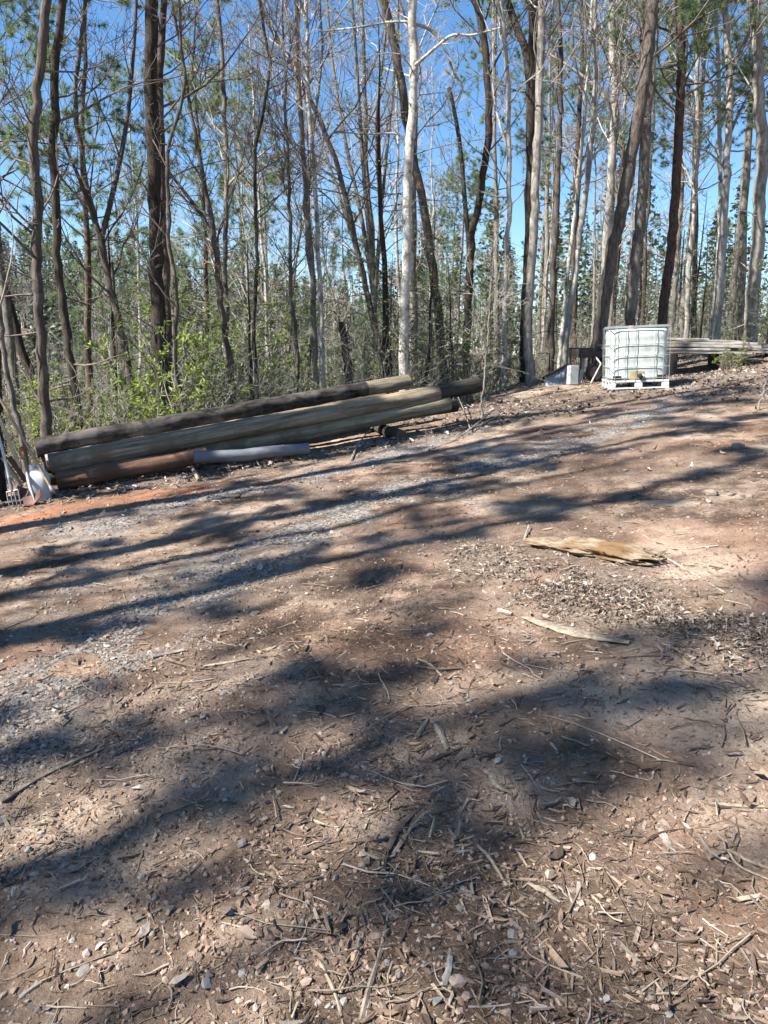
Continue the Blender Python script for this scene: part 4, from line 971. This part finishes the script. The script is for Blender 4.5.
def tank():
    p = hit(634, 391); b = np.array([4.72, 14.55, 0]); r_ = ray(634, 390); b[0] = r_[0] / r_[1] * b[1] + .0; b[2] = g1(b[0], b[1]) - .0
    root = empty('water_tank', b, R(-7)); root.rotation_euler = (R(1.5), R(-2.0), R(-8)); root.scale = (.90, .95, .99); tag(root, 'white plastic water tank in a metal cage standing on a pallet', 'water tank')
    W, D, H = 1.16, .98, 1.14; z0 = .17; zt = 1.07
    # bottle: rounded box with swells between the hoops
    n = 48; a = np.arange(n) * 2 * math.pi / n; K = 40; zz = np.linspace(0, 1, K); Vs = []
    for k, z in enumerate(zz):
        e = np.interp(z, [0, .03, .97, 1], [.86, .985, .985, .90]); sw = .004 * math.cos(z * 2 * math.pi * 4.6)
        q = np.stack([np.sign(np.cos(a)) * np.abs(np.cos(a)) ** .28 * (W / 2 - .013 + sw) * e, np.sign(np.sin(a)) * np.abs(np.sin(a)) ** .28 * (D / 2 - .013 + sw) * e, 0 * a + z0 + (zt - z0) * z], -1); Vs.append(q)
    V = np.vstack(Vs); k_ = np.arange(K - 1)[:, None] * n; j = np.arange(n); j2 = (j + 1) % n; F = np.stack([k_ + j, k_ + j2, k_ + n + j2, k_ + n + j], -1).reshape(-1, 4)
    g = Geo().add(V, F)
    for k, fl in ((0, -1), (K - 1, 1)):
        ring = Vs[k]; c = ring.mean(0); c[2] += .015 * fl; g.add(np.vstack([ring, c]), np.stack([j, j2, np.full(n, n)], -1))
    g.build('bottle', M_HDPE, root)
    # cage hoops and uprights
    g = Geo(); w, d = W / 2, D / 2
    for z in (.20, .40, .60, .80, 1.10):
        P = np.array([[-w, -d, z], [w, -d, z], [w, d, z], [-w, d, z]]);
        for i in range(4):
            V, F = tubes(np.linspace(P[i], P[(i + 1) % 4], 3), np.full(3, .006 if z < 1 else .011), 8); g.add(V, F)
    g.build('cage_hoops', M_GALV, root)
    g = Geo()
    def up(x, y, wob=0):
        z = np.linspace(.13, 1.10, 10); P = np.stack([x + wob * np.sin(z * 9), y + 0 * z, z], -1); V, F = tubes(P, np.full(10, .0058), 8); g.add(V, F)
    for x in (-.575, -.47, -.275, -.085, .29, .455, .575):
        up(x, -d - .012, .008 if abs(x) < .3 else 0); up(x, d + .012)
    for y in (-.30, -.05, .22): up(-w - .012, y); up(w + .012, y)
    g.build('cage_uprights', M_GALV, root)
    g = Geo()
    for y in (-.22, .22): g.add(boxv((0, y, 1.125), (W + .02, .05, .022)), BF, 0, None, False)
    bevel(g.build('top_bar', M_GALV, root), .005)
    V, F = tubes(np.array([[-.12, -.18, 1.04], [-.12, -.18, 1.10], [-.12, -.18, 1.135], [-.12, -.18, 1.14]]), np.array([.09, .09, .09, .001]), 20); Geo().add(V, F, 0, None, False).build('red_cap', M_REDC, root)
    # pallet: deck, runners, feet
    g = Geo(); g.add(boxv((0, 0, .142), (W + .02, D + .02, .036)), BF, 0, None, False)
    bevel(g.build('pallet_deck', M_PALLET, root), .008)
    g = Geo()
    for y in (-.44, 0, .44): g.add(boxv((0, y, .016), (W + .02, .11, .028)), BF, 0, None, False)
    bevel(g.build('pallet_runner', M_PALLET, root), .006)
    for x in (-.515, 0, .515):
        for y in (-.44, 0, .44):
            o = Geo().add(boxv((x, y, .077), (.14 if x else .15, .11, .094)), BF, 0, None, False).build('pallet_foot', M_PALLET, root); bevel(o, .012)
    # valve plate and dark openings under the bottle
    o = Geo().add(boxv((-.04, -d + .028, .245), (.30, .02, .17)), BF, 0, None, False).build('valve_plate', M_TANPL, root); bevel(o, .02, 3)
    V, F = tubes(np.array([[.02, -d + .03, .24], [.02, -d - .05, .23], [.02, -d - .07, .23], [.02, -d - .072, .23]]), np.array([.045, .045, .045, .002]), 16); Geo().add(V, F).build('valve', M_BLK, o)
    V, F = tubes(np.array([[.075, -d + .01, .235], [.075, -d - .03, .235], [.075, -d - .031, .235]]), np.array([.026, .026, .001]), 14); Geo().add(V, F).build('valve_cap', M_WHT, o)
    for x in (-.42, .44): bevel(Geo().add(boxv((x, -d + .034, .205), (.17, .03, .085)), BF, 0, None, False).build('corner_opening', M_BLK, root), .012)


tank()

# ------------------------------------------------------------------ lumber stack, hardware beside the tank
M_PLK = wood_mat('plank_weathered_grey', (.22, .20, .18), (.48, .45, .41), (1.5, 30, 45), .85, .5, (.22, .16, .10))
M_BLOCK = wood_mat('block_dark', (.03, .025, .022), (.09, .075, .065), (4, 20, 20), .9, .6)


def plank(label, x0, x1, y, z, w, t, tilt=0.0, yaw=0.0, dz=0.0):
    L = x1 - x0; K = 14; xs = np.linspace(0, L, K); g = Geo(); s = rng.random() * 40
    prof = np.array([[-.5, -.5], [.5, -.5], [.5, .5], [-.5, .5]]) * [w, t]
    V = np.zeros((K, 4, 3)); V[..., 0] = xs[:, None] + rng.normal(0, .012, (1, 4)); V[..., 1] = prof[:, 0] + (.03 * (fbm(xs * 1.2 + s, xs * 0, 3, 2) - .5))[:, None]; V[..., 2] = prof[:, 1] + (.02 * (fbm(xs * 1.0 + s, xs * 0 + 3, 5, 2) - .5))[:, None] + rng.normal(0, .002, (K, 4))
    k_ = np.arange(K - 1)[:, None] * 4; j = np.arange(4); j2 = (j + 1) % 4; F = np.stack([k_ + j, k_ + j2, k_ + 4 + j2, k_ + 4 + j], -1).reshape(-1, 4)
    g.add(V.reshape(-1, 3), np.vstack([F, [[3, 2, 1, 0]], [[K * 4 - 4, K * 4 - 3, K * 4 - 2, K * 4 - 1]]]), 0, None, False)
    o = g.build('plank', M_PLK); o.location = (x0, y, z); o.rotation_euler = (tilt, -dz, yaw); tag(o, label, 'plank', 'planks in the lumber stack'); bevel(o, .006, 1)


def lumber():
    yb = 17.6; zg = g1(6.6, yb); zb = 1.71
    for x, lb in ((6.33, 'dark block under the lumber stack behind the right corner of the tank'), (7.55, 'dark block under the lumber stack beside the bright green bush'), (5.0, 'dark block under the left end of the lumber stack behind the tank')):
        g_ = g1(x, yb); h = zb + .012 * (x - 6) + .10 - g_; o = Geo().add(boxv((0, 0, h / 2 - .02), (.24, .8, h + .02)), BF, 0, None, False).build('timber_block', M_BLOCK); o.location = (x, yb, g_); tag(o, lb, 'block'); bevel(o, .015)
    rows = [[(4.85, 8.1), (5.0, 8.3), (4.9, 7.9)], [(4.8, 7.6), (4.95, 8.2), (4.9, 8.1)], [(5.1, 8.25), (4.75, 8.0), (4.9, 8.0)], [(4.9, 8.0), (5.2, 8.3), (5.0, 8.2)]]
    hw = ['lowest', 'second', 'third', 'fourth']; dp = ['front', 'middle', 'back']
    for k, row in enumerate(rows):
        for i, (a, b_) in enumerate(row):
            plank('grey weathered plank, %s from the bottom in the %s row of the lumber stack' % (hw[k], dp[i]), a, b_, yb - .27 + .27 * i + rng.normal(0, .025), zb + .13 + .066 * k + .006 * rng.random(), .24 - .02 * rng.random(), .054, yaw=R(rng.normal(0, .5)), dz=R(-.7))
    plank('loose slanting grey plank on top of the lumber stack left of the bush', 6.1, 8.0, yb - .15, zb + .415, .22, .045, dz=R(-2.6), yaw=R(2))
    plank('thin grey plank lying on top of the lumber stack above the tank edge', 5.6, 7.3, yb + .2, zb + .42, .2, .04, dz=R(-.6), yaw=R(-1.5))
    rr = [[(7.9, 10.6), (8.0, 10.9)], [(7.8, 10.7), (7.95, 10.5)], [(8.05, 10.8), (7.9, 11.0)]]
    for k, row in enumerate(rr):
        for i, (a, b_) in enumerate(row):
            plank('grey plank, %s from the bottom in the %s row of the right hand lumber stack' % (hw[k], dp[i * 2]), a, b_, 18.35 + .3 * i, 1.86 + .068 * k, .25, .055, yaw=R(rng.normal(-3, .5)), dz=R(-1.0))
    for x in (8.3, 10.2):
        g_ = g1(x, 18.5); o = Geo().add(boxv((0, 0, (1.85 - g_) / 2), (.2, .75, max(.08, 1.85 - g_))), BF, 0, None, False).build('timber_block', M_BLOCK); o.location = (x, 18.5, g_); tag(o, 'dark block under the %s end of the right hand lumber stack' % ('left' if x < 9 else 'right'), 'block')


lumber()
M_SHEET = plain('sheet_grey_metal', (.30, .30, .30), .5, .4, .3, .25); M_CBLK = plain('block_pale_grey', (.27, .285, .29), .85, .2, 0, .12); M_TYRE = plain('rubber_dark', (.035, .033, .032), .85, .25); M_STEEL = plain('steel_dark', (.06, .05, .045), .6, .4, .5, .3)


def oriented(o, p, rot): o.location = p; o.rotation_euler = rot; return o


def hardware():
    d = 15.6
    # pale block
    p = at(572, 387, d); z = g1(p[0], d); o = Geo().add(boxv((0, 0, .19), (.185, .16, .38)), BF, 0, None, False).build('pale_block', M_CBLK); oriented(o, (p[0], d, z), (R(-3), R(2), R(14))); tag(o, 'pale grey upright block standing left of the white tank', 'block'); bevel(o, .012)
    # roofing sheet with a folded top edge, leaning
    A = at(543, 379, d + .1); B = at(566, 366, d + .75); C = at(566, 386, d + .15); D_ = at(548, 388, d - .05)
    q = np.array([A, B, C, D_]); b = q.mean(0); m = 13; u = np.linspace(0, 1, m); top = q[0] + (q[1] - q[0]) * u[:, None]; bot = q[3] + (q[2] - q[3]) * u[:, None]; nn = nrm(np.cross(q[1] - q[0], q[3] - q[0])); w = .014 * np.cos(np.arange(m) * math.pi)[:, None] * nn
    V = np.vstack([top + w, bot + w, top + w + nn * .006, bot + w + nn * .006]) - b; i = np.arange(m - 1); F = np.vstack([np.stack([i, i + 1, m + i + 1, m + i], -1), np.stack([2 * m + i, 3 * m + i, 3 * m + i + 1, 2 * m + i + 1], -1)])
    o = Geo().add(V, F).build('roofing_sheet', M_SHEET); o.location = b; tag(o, 'grey corrugated roofing sheet sloping down left of the pale block', 'sheet')
    V, F = tubes(np.array([A, (A + B) / 2, B]) + [0, -.02, .02] - b, np.full(3, .03), 8); Geo().add(V, F).build('dark_edge', M_STEEL, o)
    # hand cart: bed, wheel, legs, handles
    d = 16.4; p = at(586, 378, d); z = g1(p[0], d); root = empty('hand_cart', (p[0], d, z), R(18)); tag(root, 'dark old hand cart parked between the pale block and the tank', 'cart')
    g = Geo(); g.add(boxv((0, 0, .52), (.62, .5, .05)), BF, 0, None, False); g.add(boxv((0, -.24, .58), (.62, .03, .10)), BF, 0, None, False); g.add(boxv((0, .24, .62), (.62, .03, .17)), BF, 0, None, False); g.add(boxv((-.3, 0, .60), (.03, .45, .13)), BF, 0, None, False)
    bevel(g.build('bed', M_STEEL, root), .008)
    for x, y in ((-.27, -.2), (-.27, .2), (.27, -.2), (.27, .2)):
        V, F = tubes(np.array([[x, y, .5], [x, y, .25], [x * 1.05, y, 0]]), np.full(3, .022), 8); Geo().add(V, F).build('leg', M_STEEL, root)
    a = np.linspace(0, 2 * math.pi, 33)
    P = np.stack([.02 + .16 * np.cos(a), -.27 + 0 * a, .2 + .16 * np.sin(a)], -1); V, F = tubes(P, np.full(33, .042), 10); wheel = Geo().add(V, F).build('wheel', M_TYRE, root)
    V, F = tubes(np.array([[.02, -.295, .2], [.02, -.29, .2], [.02, -.25, .2], [.02, -.245, .2]]), np.array([.005, .12, .12, .005]), 20); Geo().add(V, F, 0, None, False).build('rim', plain('rim_rusty', (.20, .16, .13), .7, .3, .4), wheel)
    for y in (-.18, .18):
        V, F = tubes(np.array([[.3, y, .54], [.55, y, .60], [.75, y, .66]]), np.full(3, .018), 8); Geo().add(V, F).build('handle', M_STEEL, root)
    # leaning board and saw horse
    A = at(580.5, 379, 16.0); A[2] = g1(A[0], A[1]); B = at(585, 351, 16.25); o = Geo().add(boxv((0, 0, 0), (np.linalg.norm(B - A), .07, .025)) + [np.linalg.norm(B - A) / 2, 0, 0], BF, 0, None, False).build('leaning_board', M_PLK); o.matrix_world = axis_matrix(A, B); tag(o, 'narrow grey board leaning against the dark hand cart', 'board'); bevel(o, .004)
    A = at(591, 378, 15.7); A[2] = g1(A[0], A[1]) + .02; B = at(601, 364, 15.9); C = at(595, 356, 16.2); b = A
    V, F = tubes(catmull(np.array([A, (A + B) / 2, B]) - b, 5), np.full(5, .018), 8); g = Geo().add(V, F); V, F = tubes(catmull(np.array([B, (B + C) / 2, C]) - b, 5), np.full(5, .018), 8); g.add(V, F); o = g.build('bent_brace', M_PLK); o.location = b; tag(o, 'bent pale wooden brace standing just left of the tank', 'brace')
    # green bush beside the lumber


hardware()
x, y = at_d(731, 16.9); o = put(protoK[0], x, y, 'small bright green bush growing against the lumber stack', 'bush', None, .26)
x, y = at_d(741, 17.2); o = put(protoS[0], x, y, 'small dark green seedling in front of the lumber stack by the bush', 'sapling', None, .30)

# ------------------------------------------------------------------ tools leaning at the left edge
M_HAND = wood_mat('handle_ash', (.38, .29, .18), (.54, .43, .28), (2, 40, 40), .6, .25); M_HANDD = wood_mat('handle_dark', (.24, .165, .10), (.38, .28, .18), (2, 40, 40), .6, .25)
M_FIB = plain('handle_pale', (.42, .45, .46), .45, .4); M_RUST = plain('blade_rusty', (.085, .045, .035), .65, .4, .5, .4); M_REDG = plain('grip_red', (.26, .05, .03), .5, .4); M_JUG = plain('jug_white', (.50, .51, .51), .5, .4, 0, .08); M_SOCK = plain('socket_steel', (.24, .23, .23), .5, .4, .6, .3)
hero('dark stout trunk at the far left edge that the garden tools lean against', [(-16, 330), (-15, 395), (-13, 440), (-10, 500)], 9.25, 34, 'dark', 19, nb=10, fb=.7, wtop=31, lenf=.12)


def tool(label, cat, name, top, bot, dt, db, r, mh):
    A = at(*top, dt); B = at(*bot, db); root = empty(name, B); tag(root, label, cat, 'garden tools leaning on the tree')
    V, F = tubes(catmull(np.array([B, (A + B) / 2 + [.008, 0, 0], A]) - B, 9), np.full(9, r), 10); Geo().add(V, F).build('handle', mh, root); return root, nrm(A - B), B


def blade(root, ax, B, w, h, m, pts=True):
    """dished shovel blade with a socket, hanging down from the handle's foot"""
    s = nrm(np.cross(ax, [0, 1, 0])); f = np.cross(s, ax); n, K = 11, 12; V = np.zeros((K, n, 3))
    for k in range(K):
        t = k / (K - 1); ww = w * (1 - .06 * t) * (1 - max(0, (t - .6) / .4) ** 2.2 * (.93 if pts else .1)); u = np.linspace(-1, 1, n)
        V[k] = (s * (u * ww / 2)[:, None]) + f * ((.045 * (1 - u ** 2) * (1 - .3 * t))[:, None] - .02 * t) - ax * (.08 + h * t)
    V2 = np.vstack([V.reshape(-1, 3), V.reshape(-1, 3) + f * .004]); i = np.arange(K - 1)[:, None] * n; j = np.arange(n - 1); q = np.stack([i + j, i + j + 1, i + n + j + 1, i + n + j], -1).reshape(-1, 4)
    o = Geo().add(V2, np.vstack([q, q[:, ::-1] + K * n])).build('blade', m, root)
    Vt, F = tubes(np.array([ax * .22, ax * 0.0, -ax * .09 + f * .02, -ax * .2 + f * .03]), np.array([.024, .024, .02, .006]), 10); Geo().add(Vt, F).build('socket', M_SOCK, root)


r, ax, B = tool('long wooden handled shovel leaning left with a dark rusty blade', 'shovel', 'shovel', (-6, 389), (50, 486), 9.15, 8.95, .017, M_HANDD)
Vt, F = tubes(np.array([[0, 0, 0], ax * -.04, ax * -.09, ax * -.1]), np.array([.02, .03, .03, .004]), 8); Geo().add(Vt, F).build('ferrule', M_SOCK, r)
r, ax, B = tool('thick light wooden handle of a mattock leaning on the dark trunk', 'mattock', 'mattock', (-8, 402), (20, 468), 9.1, 8.98, .021, M_HAND)
o = Geo().add(boxv((0, 0, -.03), (.34, .045, .055)), BF, 0, None, False).build('head', M_RUST, r); o.rotation_euler = (0, R(62), R(20)); bevel(o, .012)
r, ax, B = tool('garden fork with a pale bluish handle leaning at the very left edge', 'garden fork', 'garden_fork', (-6, 420), (11, 486), 8.95, 8.85, .017, M_FIB)
s = nrm(np.cross(ax, [0, 1, 0])); g = Geo(); Vt, F = tubes(np.array([ax * .1, ax * 0, -ax * .06]), np.array([.022, .022, .016]), 10); g.add(Vt, F)
Vt, F = tubes(np.array([s * -.07, s * 0, s * .07]) - ax * .06, np.full(3, .010), 8); g.add(Vt, F); g.build('socket', M_SOCK, r)
for k in (-.07, -.023, .023, .07):
    Vt, F = tubes(np.array([s * k - ax * .06, s * k - ax * .16 + [0, -.012, 0], s * k - ax * .25 + [0, -.02, 0]]), np.array([.008, .0075, .003]), 7); Geo().add(Vt, F).build('tine', M_SOCK, r)
r, ax, B = tool('shovel with a red grip and a maroon blade standing before the white jug', 'shovel', 'shovel', (22, 449), (30, 487), 9.2, 8.85, .017, M_HANDD)
Vt, F = tubes(np.array([at(22, 447, 9.2), at(22.6, 452, 9.18), at(23.4, 459, 9.15)]) - B, np.array([.026, .028, .022]), 12); Geo().add(Vt, F).build('grip', M_REDG, r)
blade(r, ax, B, .24, .19, M_RUST)
r, ax, B = tool('short tan handle of a hoe slanting behind the garden fork', 'hoe', 'hoe', (2, 458), (22, 486), 9.1, 8.95, .018, M_HANDD)
o = Geo().add(boxv((.03, 0, -.07), (.15, .012, .12)), BF, 0, None, False).build('hoe_blade', M_RUST, r); o.rotation_euler = (R(-30), R(20), 0); bevel(o, .004)


def jug():
    d = 9.05; p = at(40, 498, d); z = g1(p[0], d); root = empty('plastic_jug', (p[0], d, z), R(12)); tag(root, 'white plastic jug with two caps at the left end of the log pile', 'jug')
    n = 32; a = np.arange(n) * 2 * math.pi / n; Vs = []; prof = [(0, .88), (.015, 1), (.25, 1), (.31, .92), (.355, .66), (.375, .4), (.39, .36)]
    for h, e in prof: Vs.append(np.stack([np.sign(np.cos(a)) * np.abs(np.cos(a)) ** .55 * .125 * e, np.sign(np.sin(a)) * np.abs(np.sin(a)) ** .55 * .10 * e, 0 * a + h], -1))
    V = np.vstack(Vs); K = len(prof); k_ = np.arange(K - 1)[:, None] * n; j = np.arange(n); j2 = (j + 1) % n; g = Geo().add(V, np.stack([k_ + j, k_ + j2, k_ + n + j2, k_ + n + j], -1).reshape(-1, 4)); g.add(np.vstack([Vs[-1], [[0, 0, .39]]]), np.stack([j, j2, np.full(n, n)], -1)); g.build('body', M_JUG, root)
    for x, rr in ((-.06, .03), (.055, .024)):
        Vt, F = tubes(np.array([[x, -.02, .34], [x, -.02, .40], [x, -.02, .43], [x, -.02, .432]]), np.array([rr, rr, rr, .002]), 16); Geo().add(Vt, F).build('cap', M_WHT, root)


jug()

# ------------------------------------------------------------------ light
SUN_EL, SUN_AZ = R(47), R(245)          # azimuth clockwise from +Y: the sun stands left and a little behind
w = bpy.data.worlds.new('World'); SC.world = w; w.use_nodes = True; nt = w.node_tree
sky = nt.nodes.new('ShaderNodeTexSky'); sky.sky_type = 'NISHITA'; sky.sun_disc = False; sky.sun_elevation = SUN_EL; sky.sun_rotation = SUN_AZ
sky.air_density = 1.0; sky.dust_density = .3; sky.ozone_density = 2.3; sky.altitude = 300
hs = nt.nodes.new('ShaderNodeHueSaturation'); hs.inputs['Saturation'].default_value = 1.22
nt.links.new(sky.outputs[0], hs.inputs['Color']); nt.links.new(hs.outputs[0], nt.nodes['Background'].inputs[0]); nt.nodes['Background'].inputs[1].default_value = .067
sun = bpy.data.lights.new('sun', 'SUN'); sun.energy = 5.0; sun.angle = R(.55); sun.color = (1, .955, .89); so = bpy.data.objects.new('sun', sun); COL.objects.link(so)
sd = Vector((math.sin(SUN_AZ) * math.cos(SUN_EL), math.cos(SUN_AZ) * math.cos(SUN_EL), math.sin(SUN_EL)))
so.rotation_euler = sd.to_track_quat('Z', 'Y').to_euler(); so.location = sd * 50
SC.view_settings.view_transform = 'Standard'; SC.view_settings.look = 'None'; SC.view_settings.exposure = 1.75; SC.view_settings.gamma = 1
SC.cycles.use_denoising = True; SC.cycles.denoising_prefilter = 'ACCURATE'; SC.cycles.denoising_input_passes = 'RGB_ALBEDO_NORMAL'; SC.cycles.max_bounces = 5; SC.cycles.diffuse_bounces = 3; SC.cycles.transparent_max_bounces = 8
